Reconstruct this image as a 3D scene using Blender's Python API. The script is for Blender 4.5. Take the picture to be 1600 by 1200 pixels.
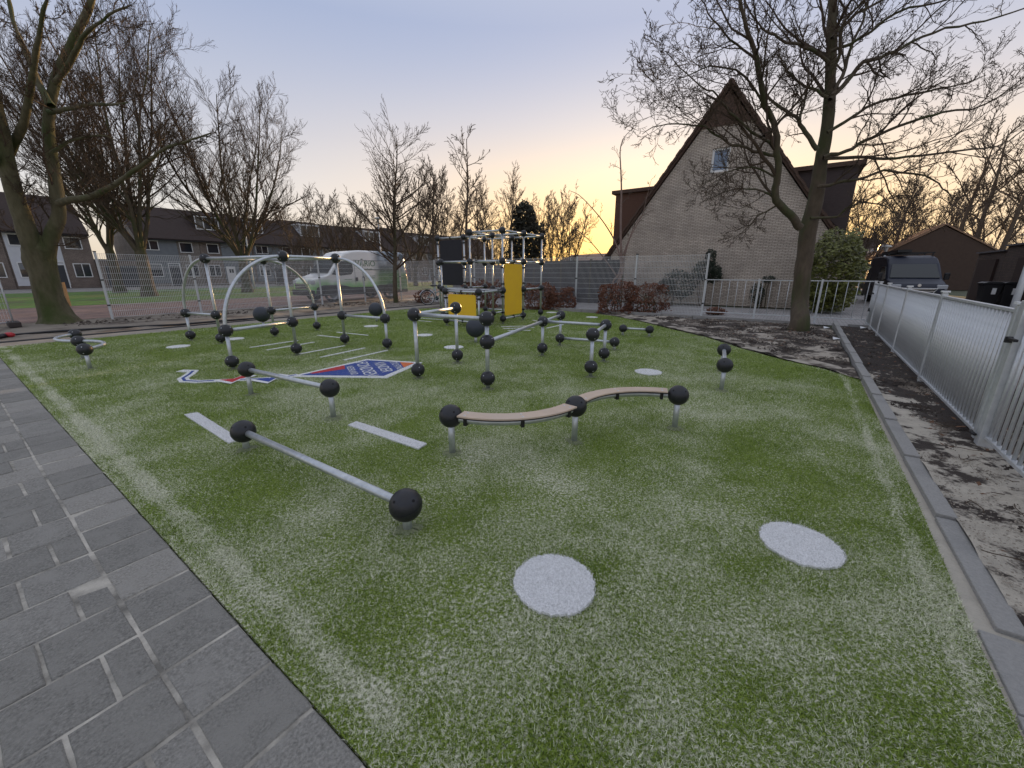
import bpy, math, random
import numpy as np
from mathutils import Vector, Matrix, noise

S = bpy.context.scene
for ob in list(bpy.data.objects): bpy.data.objects.remove(ob)
R = math.radians
PITCH = R(15.77); FPX = 620.0; EYE = 1.5

# ------------------------------------------------------------------ camera
cam = bpy.data.cameras.new('camera'); camo = bpy.data.objects.new('camera', cam); S.collection.objects.link(camo)
cam.sensor_width = 36; cam.lens = 36*FPX/1600; cam.clip_start = .05; cam.clip_end = 3000
camo.location = (0, 0, EYE); camo.rotation_euler = (R(90)-PITCH, 0, 0); S.camera = camo

# ------------------------------------------------------------------ sky, sun, exposure
SUN_AZ, SUN_EL = R(19.5), R(5.0)
w = bpy.data.worlds.new('World'); S.world = w; w.use_nodes = True
nt = w.node_tree; bg = nt.nodes['Background']; L = nt.links.new
def c8(*q): return tuple((x/255)**2.2 for x in q)+(1,)
def NN(t, **k):
    n = nt.nodes.new(t)
    for a, b in k.items(): setattr(n, a, b)
    return n
sk = NN('ShaderNodeTexSky', sky_type='NISHITA', sun_disc=False)
sk.sun_elevation = SUN_EL; sk.sun_rotation = SUN_AZ; sk.dust_density = 2.0; sk.ozone_density = 1.5
gm = NN('ShaderNodeGamma'); gm.inputs[1].default_value = .5; L(sk.outputs[0], gm.inputs[0])
tc = NN('ShaderNodeTexCoord'); sx = NN('ShaderNodeSeparateXYZ'); L(tc.outputs['Generated'], sx.inputs[0])
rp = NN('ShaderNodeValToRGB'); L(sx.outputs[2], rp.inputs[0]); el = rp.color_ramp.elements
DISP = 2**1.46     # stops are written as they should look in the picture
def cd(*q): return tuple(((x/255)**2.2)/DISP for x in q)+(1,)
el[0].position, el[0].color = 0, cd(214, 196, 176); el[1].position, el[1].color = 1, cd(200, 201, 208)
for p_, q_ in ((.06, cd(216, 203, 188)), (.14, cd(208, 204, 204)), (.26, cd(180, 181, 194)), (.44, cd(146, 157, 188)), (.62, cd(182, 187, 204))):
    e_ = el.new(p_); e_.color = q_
dp = NN('ShaderNodeVectorMath', operation='DOT_PRODUCT'); L(tc.outputs['Generated'], dp.inputs[0])
dp.inputs[1].default_value = (math.sin(SUN_AZ), math.cos(SUN_AZ), .03)
def lobe(prev, a, b, z0, z1, colr):
    mr = NN('ShaderNodeMapRange', interpolation_type='SMOOTHSTEP'); L(dp.outputs['Value'], mr.inputs[0]); mr.inputs[1].default_value = a; mr.inputs[2].default_value = b
    mz = NN('ShaderNodeMapRange', interpolation_type='SMOOTHSTEP'); L(sx.outputs[2], mz.inputs[0]); mz.inputs[1].default_value = z0; mz.inputs[2].default_value = z1
    mm = NN('ShaderNodeMath', operation='MULTIPLY'); L(mr.outputs[0], mm.inputs[0]); L(mz.outputs[0], mm.inputs[1])
    mg = NN('ShaderNodeMix', data_type='RGBA'); L(mm.outputs[0], mg.inputs[0]); L(prev, mg.inputs[6]); mg.inputs[7].default_value = colr; return mg.outputs[2]
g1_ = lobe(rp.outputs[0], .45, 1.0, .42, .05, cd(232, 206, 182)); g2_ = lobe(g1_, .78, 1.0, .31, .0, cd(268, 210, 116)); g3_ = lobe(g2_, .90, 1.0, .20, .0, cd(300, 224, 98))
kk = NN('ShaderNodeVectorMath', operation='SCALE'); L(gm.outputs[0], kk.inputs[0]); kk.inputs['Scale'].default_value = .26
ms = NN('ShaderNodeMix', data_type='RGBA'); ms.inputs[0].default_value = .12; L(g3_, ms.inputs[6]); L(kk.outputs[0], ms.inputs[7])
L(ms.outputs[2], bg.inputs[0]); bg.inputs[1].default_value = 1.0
sl = bpy.data.lights.new('sun', 'SUN'); sl.energy = 2.1; sl.angle = R(.6); sl.color = (1, .62, .28)
so = bpy.data.objects.new('sun', sl); S.collection.objects.link(so)
sd = Vector((math.sin(SUN_AZ)*math.cos(SUN_EL), math.cos(SUN_AZ)*math.cos(SUN_EL), math.sin(SUN_EL)))
so.rotation_euler = sd.to_track_quat('Z', 'Y').to_euler()
vs = S.view_settings; vs.view_transform = 'Standard'; vs.look = 'None'; vs.exposure = 1.70; vs.gamma = 1; vs.use_curve_mapping = False

# ------------------------------------------------------------------ helpers
TH = R(35)
def W(u, v, z=0.0):  # ground grid of the place: u runs along the street, v across it
    return Vector((u*math.sin(TH)+v*math.cos(TH), u*math.cos(TH)-v*math.sin(TH), z))
AU = W(1, 0); AV = W(0, 1); ROT_U = math.atan2(AU.y, AU.x)
def G(x, y, z=0.0):   # photo point on a horizontal level -> place
    a = (x-800)/FPX; b = (600-y)/FPX
    d = (a, math.cos(PITCH)+b*math.sin(PITCH), -math.sin(PITCH)+b*math.cos(PITCH))
    t = (z-EYE)/d[2]; return Vector((d[0]*t, d[1]*t, z))
def P3(x, y, Y):      # photo point at a given distance -> place
    z = EYE+Y*math.tan(math.atan((600-y)/FPX)-PITCH); dep = Y*math.cos(PITCH)-(z-EYE)*math.sin(PITCH)
    return Vector(((x-800)/FPX*dep, Y, z))

def at_px(x, Y): 
    dep = Y*math.cos(PITCH)+EYE*math.sin(PITCH); return Vector(((x-800)/FPX*dep, Y, 0))

class MB:
    def __init__(s): s.v = []; s.f = []
    def box(s, c, size, ax=None):
        c = Vector(c); X, Y, Z = ax if ax else (Vector((1,0,0)), Vector((0,1,0)), Vector((0,0,1)))
        b = len(s.v)
        for k in (-1, 1):
            for j in (-1, 1):
                for i in (-1, 1): s.v.append(c+X*(i*size[0]/2)+Y*(j*size[1]/2)+Z*(k*size[2]/2))
        s.f += [(b,b+2,b+3,b+1),(b+4,b+5,b+7,b+6),(b,b+1,b+5,b+4),(b+2,b+6,b+7,b+3),(b,b+4,b+6,b+2),(b+1,b+3,b+7,b+5)]
        return s
    def quad(s, *p):
        b = len(s.v); s.v += [Vector(q) for q in p]; s.f.append(tuple(range(b, b+len(p)))); return s
    def tube(s, pts, r, n=12, caps=True, closed=False):
        pts = [Vector(p) for p in pts]; k = len(pts); rr = r if isinstance(r, (list, tuple)) else [r]*k
        b = len(s.v); prev = None
        for i, p in enumerate(pts):
            if closed: t = pts[(i+1) % k]-pts[i-1]
            else: t = pts[min(i+1, k-1)]-pts[max(i-1, 0)]
            t = t.normalized() if t.length > 1e-9 else Vector((0,0,1))
            if prev is None:
                a = t.orthogonal().normalized()
            else:
                a = prev-t*prev.dot(t); a = a.normalized() if a.length > 1e-6 else t.orthogonal().normalized()
            prev = a; c = t.cross(a)
            for j in range(n):
                q = 2*math.pi*j/n; s.v.append(p+a*(rr[i]*math.cos(q))+c*(rr[i]*math.sin(q)))
        for i in range(k if closed else k-1):
            i2 = (i+1) % k
            for j in range(n):
                j2 = (j+1) % n; s.f.append((b+i*n+j, b+i*n+j2, b+i2*n+j2, b+i2*n+j))
        if caps and not closed:
            s.f.append(tuple(b+j for j in reversed(range(n)))); s.f.append(tuple(b+(k-1)*n+j for j in range(n)))
        return s
    def lathe(s, prof, c=(0,0,0), n=20, ax=None):
        c = Vector(c); X, Y, Z = ax if ax else (Vector((1,0,0)), Vector((0,1,0)), Vector((0,0,1))); b = len(s.v)
        for r, z in prof:
            for j in range(n):
                q = 2*math.pi*j/n; s.v.append(c+X*(r*math.cos(q))+Y*(r*math.sin(q))+Z*z)
        for i in range(len(prof)-1):
            for j in range(n):
                j2 = (j+1) % n; s.f.append((b+i*n+j, b+i*n+j2, b+(i+1)*n+j2, b+(i+1)*n+j))
        return s
    def sphere(s, c, r, nu=24, nv=14, sz=1.0):
        return s.lathe([(max(1e-4, r*math.sin(math.pi*i/nv)), -r*sz*math.cos(math.pi*i/nv)) for i in range(nv+1)], c, nu)
    def prism(s, poly, z0, z1, ax=None, o=(0,0,0)):
        X, Y, Z = ax if ax else (Vector((1,0,0)), Vector((0,1,0)), Vector((0,0,1))); o = Vector(o); b = len(s.v); n = len(poly)
        for z in (z0, z1):
            for p in poly: s.v.append(o+X*p[0]+Y*p[1]+Z*z)
        s.f.append(tuple(b+i for i in reversed(range(n)))); s.f.append(tuple(b+n+i for i in range(n)))
        for i in range(n):
            j = (i+1) % n; s.f.append((b+i, b+j, b+n+j, b+n+i))
        return s
    def build(s, name, mat, parent=None, org=(0,0,0), smooth=False, kind=None, bevel=0, label=None):
        o = Vector(org); me = bpy.data.meshes.new(name); me.from_pydata([tuple(v-o) for v in map(Vector, s.v)], [], s.f)
        if mat: me.materials.append(mat)
        ob = bpy.data.objects.new(name, me); S.collection.objects.link(ob)
        if smooth: me.polygons.foreach_set('use_smooth', [True]*len(me.polygons))
        if parent: ob.parent = parent
        if kind: ob['kind'] = kind
        if label: ob['label'] = label
        if bevel:
            m = ob.modifiers.new('bevel', 'BEVEL'); m.width = bevel; m.segments = 2; m.limit_method = 'ANGLE'
        return ob
def share(me, name, parent=None, loc=(0,0,0), rot=None, scale=None):
    ob = bpy.data.objects.new(name, me); S.collection.objects.link(ob)
    if parent: ob.parent = parent
    ob.location = loc
    if rot is not None: ob.rotation_euler = rot
    if scale is not None: ob.scale = scale
    return ob
def thing(name, label, cat, loc=(0,0,0), rz=0, group=None):
    ob = bpy.data.objects.new(name, None); S.collection.objects.link(ob); ob.empty_display_size = .2
    ob.location = loc; ob.rotation_euler = (0, 0, rz); return tag(ob, label, cat, group)
def tag(ob, label, cat, group=None):
    ob['label'] = label; ob['category'] = cat
    if group: ob['group'] = group
    return ob
def copy_tree(o, parent=None, loc=None, rz=None, sc=None, label=None):
    c = o.copy(); S.collection.objects.link(c)
    if parent: c.parent = parent
    if loc is not None: c.location = loc
    if rz is not None: c.rotation_euler = (0, 0, rz)
    if sc is not None: c.scale = sc
    if label: c['label'] = label
    for ch in list(o.children): copy_tree(ch, c)
    return c

# ------------------------------------------------------------------ materials
SHARP = {}
def own_pattern(m, amt=60):
    t = m.node_tree; oi = t.nodes.new('ShaderNodeObjectInfo'); tc_ = [n for n in t.nodes if n.type == 'TEX_COORD'][0]; sc_ = t.nodes.new('ShaderNodeMath'); sc_.operation = 'MULTIPLY'; sc_.inputs[1].default_value = amt; t.links.new(oi.outputs['Random'], sc_.inputs[0])
    ad = t.nodes.new('ShaderNodeVectorMath'); ad.operation = 'ADD'; lk = [l for l in t.links if l.from_node == tc_]; t.links.new(tc_.outputs['Object'], ad.inputs[0]); t.links.new(sc_.outputs[0], ad.inputs[1])
    for l in lk:
        ts = l.to_socket; t.links.new(ad.outputs[0], ts)
    return m
def mat(name, col, rough=.75, metal=0.0, col2=None, ns=8.0, contrast=.5, bump=0.0, bs=None, coord='Object', stretch=None, col3=None, ns3=1.0, spec=None, coat=0, sharp=False):
    m = bpy.data.materials.new(name); m.use_nodes = True; t = m.node_tree; l = t.links.new; b = t.nodes['Principled BSDF']
    b.inputs['Base Color'].default_value = tuple(col)+(1,); b.inputs['Roughness'].default_value = rough; b.inputs['Metallic'].default_value = metal
    if spec is not None: b.inputs['Specular IOR Level'].default_value = spec
    if coat: b.inputs['Coat Weight'].default_value = coat; b.inputs['Coat Roughness'].default_value = .08
    if col2 is None and not bump: return m
    c = t.nodes.new('ShaderNodeTexCoord'); src = c.outputs[coord]
    if coord == 'World':
        pass
    if stretch:
        mp = t.nodes.new('ShaderNodeMapping'); mp.inputs['Scale'].default_value = stretch; l(src, mp.inputs[0]); src = mp.outputs[0]
    last = None
    if col2 is not None:
        n = t.nodes.new('ShaderNodeTexNoise'); n.inputs['Scale'].default_value = ns; n.inputs['Detail'].default_value = 8; n.inputs['Roughness'].default_value = .62; l(src, n.inputs[0])
        r = t.nodes.new('ShaderNodeMapRange'); r.inputs[1].default_value = .5-contrast/2; r.inputs[2].default_value = .5+contrast/2; l(n.outputs[0], r.inputs[0])
        x = t.nodes.new('ShaderNodeMix'); x.data_type = 'RGBA'; l(r.outputs[0], x.inputs[0]); x.inputs[6].default_value = tuple(col)+(1,); x.inputs[7].default_value = tuple(col2)+(1,); last = x.outputs[2]
        if col3 is not None:
            n3 = t.nodes.new('ShaderNodeTexNoise'); n3.inputs['Scale'].default_value = ns3; n3.inputs['Detail'].default_value = 4; l(src, n3.inputs[0])
            r3 = t.nodes.new('ShaderNodeMapRange'); r3.inputs[1].default_value = .46 if not sharp else .50; r3.inputs[2].default_value = .66 if not sharp else .56; n3.inputs['Detail'].default_value = 4 if not sharp else 10; n3.inputs['Roughness'].default_value = .5 if not sharp else .68; l(n3.outputs[0], r3.inputs[0])
            x3 = t.nodes.new('ShaderNodeMix'); x3.data_type = 'RGBA'; l(r3.outputs[0], x3.inputs[0]); l(last, x3.inputs[6]); x3.inputs[7].default_value = tuple(col3)+(1,); last = x3.outputs[2]
        l(last, b.inputs['Base Color'])
    if bump:
        n2 = t.nodes.new('ShaderNodeTexNoise'); n2.inputs['Scale'].default_value = bs or ns*3; n2.inputs['Detail'].default_value = 6; l(src, n2.inputs[0])
        bp = t.nodes.new('ShaderNodeBump'); bp.inputs['Strength'].default_value = bump; bp.inputs['Distance'].default_value = .02; l(n2.outputs[0], bp.inputs['Height']); l(bp.outputs[0], b.inputs['Normal'])
    return m
def brickmat(name, c1, c2, mortar, axes, bw=.215, bh=.065, ms=.01, rough=.9, var=.5, bump=.6, offset=.5):
    m = bpy.data.materials.new(name); m.use_nodes = True; t = m.node_tree; l = t.links.new; b = t.nodes['Principled BSDF']; b.inputs['Roughness'].default_value = rough
    c = t.nodes.new('ShaderNodeTexCoord'); s = t.nodes.new('ShaderNodeSeparateXYZ'); l(c.outputs['Object'], s.inputs[0])
    k = t.nodes.new('ShaderNodeCombineXYZ'); l(s.outputs[axes[0]], k.inputs[0]); l(s.outputs[axes[1]], k.inputs[1])
    br = t.nodes.new('ShaderNodeTexBrick'); l(k.outputs[0], br.inputs[0]); br.inputs['Color1'].default_value = tuple(c1)+(1,); br.inputs['Color2'].default_value = tuple(c2)+(1,); br.inputs['Mortar'].default_value = tuple(mortar)+(1,)
    br.inputs['Scale'].default_value = 1; br.inputs['Brick Width'].default_value = bw; br.inputs['Row Height'].default_value = bh; br.inputs['Mortar Size'].default_value = ms; br.offset = offset
    n = t.nodes.new('ShaderNodeTexNoise'); n.inputs['Scale'].default_value = 1.3; n.inputs['Detail'].default_value = 7; l(c.outputs['Object'], n.inputs[0])
    r = t.nodes.new('ShaderNodeMapRange'); l(n.outputs[0], r.inputs[0]); r.inputs[1].default_value = .3; r.inputs[2].default_value = .7; r.inputs[3].default_value = 1-var*.4; r.inputs[4].default_value = 1+var*.2
    v = t.nodes.new('ShaderNodeVectorMath'); v.operation = 'SCALE'; l(br.outputs[0], v.inputs[0]); l(r.outputs[0], v.inputs['Scale']); l(v.outputs[0], b.inputs['Base Color'])
    bp = t.nodes.new('ShaderNodeBump'); bp.inputs['Strength'].default_value = bump; bp.inputs['Distance'].default_value = .01; bp.invert = True; l(br.outputs['Fac'], bp.inputs['Height']); l(bp.outputs[0], b.inputs['Normal'])
    return m

M = {}
M['galv'] = mat('galvanised_steel', (.46,.49,.52), .42, .75, (.60,.63,.66), 22, .35, .08, 60)
M['galv2'] = mat('galvanised_fence', (.50,.52,.54), .42, .4, (.64,.66,.68), 14, .4, .08, 50)
M['ball'] = mat('black_rubber_ball', (.012,.013,.018), .42, 0, (.020,.021,.026), 30, .5, .05, 120)
M['bigball'] = mat('dark_grey_ball', (.030,.036,.050), .55, 0, (.038,.045,.06), 12)
M['blackp'] = mat('black_plastic', (.012,.012,.015), .5)
M['bolt'] = mat('steel_bolt', (.6,.6,.62), .3, .9)
M['hole'] = mat('bolt_recess', (.004,.004,.005), .8)
M['yellow'] = mat('yellow_panel', (.90,.56,.02), .55, 0, (.84,.50,.03), 4)
M['blackpanel'] = mat('black_panel', (.012,.012,.02), .7, 0, (.018,.018,.026), 5)
M['plank'] = mat('pale_plank_top', (.62,.48,.37), .6, 0, (.52,.40,.31), 6, .4, .1, 60, stretch=(1,1,1), col3=(.58,.47,.38), ns3=3)
M['plankedge'] = mat('plank_core', (.03,.025,.025), .7)
M['white'] = mat('white_paint', (.72,.73,.74), .5)
M['offwhite'] = mat('offwhite_frame', (.55,.56,.56), .5)
M['glass'] = mat('window_glass', (.025,.03,.04), .06, 0, spec=.9)
M['bark'] = mat('bark', (.060,.046,.032), .95, 0, (.13,.10,.07), 9, .5, .8, 30, stretch=(1,1,.35), col3=(.055,.065,.022), ns3=2.2)
M['barkmoss'] = mat('mossy_bark', (.065,.058,.030), .95, 0, (.14,.125,.075), 9, .5, 1.0, 26, stretch=(1,1,.3), col3=(.045,.062,.014), ns3=1.6)
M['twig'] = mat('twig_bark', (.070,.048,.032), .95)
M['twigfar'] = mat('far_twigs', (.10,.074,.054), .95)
M['palebark'] = mat('pale_bark', (.28,.20,.17), .8, 0, (.18,.12,.10), 8)
M['soil'] = None

# ------------------------------------------------------------------ ground layers
def poly_sheet(name, pts, z, m, kind='structure', thick=0):
    mb = MB(); mb.quad(*[(p[0], p[1], z) for p in pts]); return mb.build(name, m, kind=kind)
def smat(name, c1, c2, sc, **k): return mat(name, c1, .95, 0, c2, sc, coord='Object', **k)
M['earth'] = smat('far_ground', (.10,.095,.07), (.06,.08,.035), .6, contrast=.3, bump=.3, bs=8)
poly_sheet('ground', [(-700,-60),(700,-60),(700,1400),(-700,1400)], -.03, M['earth'])
M['grass'] = smat('lawn', (.07,.17,.02), (.12,.22,.035), 3, contrast=.4, bump=.6, bs=30, col3=(.10,.11,.045), ns3=.7)
def rect(u0, v0, u1, v1): return [W(u0,v0), W(u1,v0), W(u1,v1), W(u0,v1)]
poly_sheet('lawn', rect(-40,-27.3,120,-46.5), -.018, M['grass'])
M['redbrick_road'] = brickmat('red_brick_road', (.20,.125,.11), (.26,.165,.14), (.12,.10,.09), (0,1), .2, .1, .008, var=.9)
def grid_sheet(name, u0, v0, u1, v1, z, m, kind='structure', parent=None):
    # local x along u, local y along -v, so object coordinates follow the paving
    mb = MB(); mb.quad((0,0,0),(u1-u0,0,0),(u1-u0,v1-v0,0),(0,v1-v0,0)); ob = mb.build(name, m, kind=kind, parent=parent)
    p = W(u0, v1); ob.location = (p.x, p.y, z); ob.rotation_euler = (0,0,ROT_U); return ob
grid_sheet('road', -40, -27.3, 120, -19.3, -.012, M['redbrick_road'])
M['slabgrey'] = brickmat('grey_paving', (.23,.22,.21), (.28,.265,.25), (.14,.13,.12), (0,1), .3, .3, .008, var=.6)
grid_sheet('pavement', -40, -57.4, 120, -46.5, -.014, M['slabgrey'])
M['pathmat'] = smat('concrete_path', (.30,.265,.22), (.22,.20,.17), 2.2, contrast=.4, bump=.3, bs=30, col3=(.34,.30,.25), ns3=.8)
M['bricklight'] = brickmat('light_block_paving', (.30,.285,.28), (.35,.335,.33), (.20,.19,.18), (0,1), .2, .1, .006, var=.6)
grid_sheet('path', 14.95, -19.0, 20.2, 30, -.010, M['bricklight'])       # walkway behind the far fence
grid_sheet('alley', 20.2, 1.6, 90, 7.5, -.012, M['bricklight'])
M['street'] = brickmat('dark_brick_street', (.13,.10,.09), (.17,.125,.11), (.09,.08,.07), (0,1), .2, .1, .008, var=.8)
grid_sheet('side_street', -30, 2.2, 14.95, 16, -.014, M['street'])
M['soilm'] = mat('soil', (.030,.022,.018), .95, 0, (.055,.042,.034), 6, .5, 1.0, 18, col3=(.30,.255,.21), ns3=1.4)
M['sandm'] = mat('sand', (.34,.30,.25), .95, 0, (.26,.225,.185), 3, .4, .6, 40, col3=(.05,.038,.030), ns3=1.7)
M['sandl'] = mat('sandy_verge', (.27,.235,.19), .95, 0, (.19,.16,.13), 2.5, .4, .6, 30, col3=(.09,.07,.055), ns3=1.1)

def rough_sheet(name, poly, m, res=.07, amp=.03, base=0.0, seed=0, kind='structure'):
    from mathutils.geometry import delaunay_2d_cdt
    P = [Vector((p[0], p[1])) for p in poly]; B = []
    for i in range(len(P)):
        a, c = P[i], P[(i+1) % len(P)]; k = max(1, int((c-a).length/res)); B += [a.lerp(c, j/k) for j in range(k)]
    nb = len(B); xs = np.array([p.x for p in P]); ys = np.array([p.y for p in P])
    gx, gy = np.meshgrid(np.arange(xs.min(), xs.max(), res), np.arange(ys.min(), ys.max(), res)); gx = gx.ravel(); gy = gy.ravel()
    rj = np.random.RandomState(seed); gx = gx+rj.uniform(-.25, .25, len(gx))*res; gy = gy+rj.uniform(-.25, .25, len(gy))*res
    # only where the camera can see it
    k = in_poly(gx, gy, [(p.x, p.y) for p in P]) & (gy > -.5); gx = gx[k]; gy = gy[k]
    bx = np.array([p.x for p in B]); by = np.array([p.y for p in B])
    for q in range(nb):
        k = (gx-bx[q])**2+(gy-by[q])**2 > (.45*res)**2; gx = gx[k]; gy = gy[k]
    V2 = B+[Vector((x, y)) for x, y in zip(gx.tolist(), gy.tolist())]
    vs_, es_, fs_, *_ = delaunay_2d_cdt(V2, [(i, (i+1) % nb) for i in range(nb)], [], 1, 1e-5)
    mb = MB(); mb.v = [Vector((p.x, p.y, base+amp*noise.fractal(Vector((p.x*1.6+seed, p.y*1.6, 0)), 1.0, 2.0, 5))) for p in vs_]; mb.f = [tuple(f) for f in fs_]
    return mb.build(name, m, kind=kind, smooth=True)
def in_poly(x, y, poly):
    c = np.zeros(len(x), bool); n = len(poly); j = n-1
    for i in range(n):
        xi, yi = poly[i][0], poly[i][1]; xj, yj = poly[j][0], poly[j][1]
        with np.errstate(divide='ignore', invalid='ignore'):
            k = ((yi > y) != (yj > y)) & (x < (xj-xi)*(y-yi)/(yj-yi+1e-12)+xi)
        c ^= k; j = i
    return c

# turf outline in grid units, sand verge to the left, planting bed to the right
TURF_UV = [(.46,-13.35),(.46,.84),(1.2,.84),(2.3,.86),(3.5,.89),(7.42,.94),(7.95,.55),(8.36,.0),(9.2,-.75),(10.3,-1.55),(11.4,-2.7),(12.6,-3.9),(13.6,-5.1),(14.2,-6.2),(14.3,-7.5),(13.9,-9.6),(13.1,-11.6),(12.2,-12.7),(11.0,-13.25),(6.5,-13.3),(3.5,-13.35)]
TURF = [W(*q) for q in TURF_UV]
M['turfbase'] = None
def turf_material(name, blade):
    m = bpy.data.materials.new(name); m.use_nodes = True; t = m.node_tree; l = t.links.new; b = t.nodes['Principled BSDF']; b.inputs['Roughness'].default_value = .85 if not blade else .6
    b.inputs['Specular IOR Level'].default_value = .2
    g = t.nodes.new('ShaderNodeNewGeometry'); pos = g.outputs['Position']
    def nz(sc, det=4, rough=.6, off=0):
        mp = t.nodes.new('ShaderNodeMapping'); mp.inputs['Location'].default_value = (off, off*.7, 0); l(pos, mp.inputs[0])
        n = t.nodes.new('ShaderNodeTexNoise'); n.inputs['Scale'].default_value = sc; n.inputs['Detail'].default_value = det; n.inputs['Roughness'].default_value = rough; l(mp.outputs[0], n.inputs[0]); return n.outputs[0]
    def rng(s, a, b_, c=0, d=1, smooth=False):
        r = t.nodes.new('ShaderNodeMapRange'); l(s, r.inputs[0]); r.inputs[1].default_value = a; r.inputs[2].default_value = b_; r.inputs[3].default_value = c; r.inputs[4].default_value = d
        if smooth: r.interpolation_type = 'SMOOTHSTEP'
        return r.outputs[0]
    def mix(f, a, c):
        x = t.nodes.new('ShaderNodeMix'); x.data_type = 'RGBA'
        if hasattr(f, 'links'): l(f, x.inputs[0])
        else: x.inputs[0].default_value = f
        for k, q in ((6, a), (7, c)):
            if hasattr(q, 'links'): l(q, x.inputs[k])
            else: x.inputs[k].default_value = tuple(q)+(1,)
        return x.outputs[2]
    def math_(op, a, c):
        x = t.nodes.new('ShaderNodeMath'); x.operation = op
        for k, q in ((0, a), (1, c)):
            if hasattr(q, 'links'): l(q, x.inputs[k])
            else: x.inputs[k].default_value = q
        return x.outputs[0]
    # brushed sand: patches, plus two drag lines parallel to the left and right edges
    patch = rng(math_('ADD', math_('MULTIPLY', nz(.55, 5, .6), .6), math_('MULTIPLY', nz(1.7, 5, .65, 7), .4)), .31, .66, .05, .82, True)
    sp = t.nodes.new('ShaderNodeSeparateXYZ'); l(pos, sp.inputs[0])
    uu = math_('ADD', math_('MULTIPLY', sp.outputs[0], math.sin(TH)), math_('MULTIPLY', sp.outputs[1], math.cos(TH)))
    vv = math_('SUBTRACT', math_('MULTIPLY', sp.outputs[0], math.cos(TH)), math_('MULTIPLY', sp.outputs[1], math.sin(TH)))
    wob = math_('MULTIPLY', math_('SUBTRACT', nz(2.5, 3, .6, 3), .5), .10)
    def line(coord, at, half):
        d = math_('ABSOLUTE', math_('SUBTRACT', math_('ADD', coord, wob), at), 0); return rng(d, half, half*.35)
    lines = math_('MAXIMUM', line(uu, .60, .075), line(vv, .76, .05))
    lines = math_('MULTIPLY', lines, rng(nz(1.1, 3, .6, 11), .36, .66, .0, .62))
    near = rng(sp.outputs[1], 2.0, 11.0, 1, .45)
    sand = math_('MINIMUM', math_('ADD', math_('MULTIPLY', patch, near), lines), 1.0)
    if blade:
        rnd = g.outputs['Random Per Island']
        green = mix(rng(rnd, 0, 1), (.095,.165,.022), (.31,.41,.075))
        dusty = mix(rng(rnd, 0, 1), (.46,.50,.32), (.90,.89,.72))
        f = rng(math_('ADD', math_('ADD', math_('MULTIPLY', sand, .50), math_('MULTIPLY', math_('FRACT', math_('MULTIPLY', rnd, 17.3), 0), .30)), math_('MULTIPLY', nz(34, 3, .7, 2), .75)), .72, .84)
        l(mix(f, green, dusty), b.inputs['Base Color'])
        b.inputs['Transmission Weight'].default_value = 0
    else:
        fine = rng(nz(140, 3, .7), .42, .6); strand = rng(nz(60, 4, .75, 5), .42, .62)
        g1 = mix(fine, (.070,.105,.016), (.26,.34,.060)); s1 = mix(strand, (.24,.25,.17), (.78,.76,.63))
        f = rng(math_('ADD', sand, math_('MULTIPLY', math_('SUBTRACT', strand, .5), .8)), .25, .95)
        l(mix(f, g1, s1), b.inputs['Base Color'])
        bp = t.nodes.new('ShaderNodeBump'); bp.inputs['Strength'].default_value = .8; bp.inputs['Distance'].default_value = .012; l(nz(95, 4, .8), bp.inputs['Height']); l(bp.outputs[0], b.inputs['Normal'])
    return m
M['turfbase'] = turf_material('artificial_turf_base', False); M['turfblade'] = turf_material('turf_blades', True)
turf = rough_sheet('artificial_turf', TURF, M['turfbase'], .12, .006, .0, 5)
# clean outline under the stepped edge of the rough sheet
edge = poly_sheet('turf_edge', TURF, -.016, M['turfbase'])
def in_poly(x, y, poly):
    c = np.zeros(len(x), bool); n = len(poly); j = n-1
    for i in range(n):
        xi, yi = poly[i][0], poly[i][1]; xj, yj = poly[j][0], poly[j][1]
        with np.errstate(divide='ignore', invalid='ignore'):
            k = ((yi > y) != (yj > y)) & (x < (xj-xi)*(y-yi)/(yj-yi+1e-12)+xi)
        c ^= k; j = i
    return c
def zturf(x, y): return .006
rs = np.random.RandomState(3)
def blades(name, X, Y, hgt, wid, m, kind='stuff', z0=-.002, lean=.8, parent=None):
    n = len(X); a = rs.rand(n)*2*np.pi; h = hgt*(.55+.8*rs.rand(n)); ww = wid*(.7+.6*rs.rand(n)); la = rs.rand(n)*2*np.pi; le = lean*h*(.3+rs.rand(n))
    V = np.zeros((n, 3, 3), np.float32)
    V[:,0,0] = X-np.cos(a)*ww/2; V[:,0,1] = Y-np.sin(a)*ww/2; V[:,1,0] = X+np.cos(a)*ww/2; V[:,1,1] = Y+np.sin(a)*ww/2
    V[:,0:2,2] = z0; V[:,2,0] = X+np.cos(la)*le; V[:,2,1] = Y+np.sin(la)*le; V[:,2,2] = z0+h
    me = bpy.data.meshes.new(name); me.vertices.add(n*3); me.vertices.foreach_set('co', V.ravel()); me.loops.add(n*3); me.loops.foreach_set('vertex_index', np.arange(n*3, dtype=np.int32))
    me.polygons.add(n); me.polygons.foreach_set('loop_start', np.arange(0, n*3, 3, dtype=np.int32)); me.polygons.foreach_set('loop_total', np.full(n, 3, np.int32)); me.update(); me.validate()
    me.materials.append(m); ob = bpy.data.objects.new(name, me); S.collection.objects.link(ob)
    if kind: ob['kind'] = kind
    if parent: ob.parent = parent
    return ob
CIRC = [(866,913),(1250,852),(1013,582),(279,542),(366,530),(663,524),(709,543),(580,510),(862,488.5),(925,496)]
CIRC = [G(*q) for q in CIRC]; CR = .197
dash1 = [W(*q) for q in ((1.39,-5.2),(1.28,-5.24),(1.24,-4.0),(1.34,-4.0))]
dash2 = [W(*q) for q in ((2.23,-3.53),(2.12,-3.51),(2.14,-2.5),(2.26,-2.52))]
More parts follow.
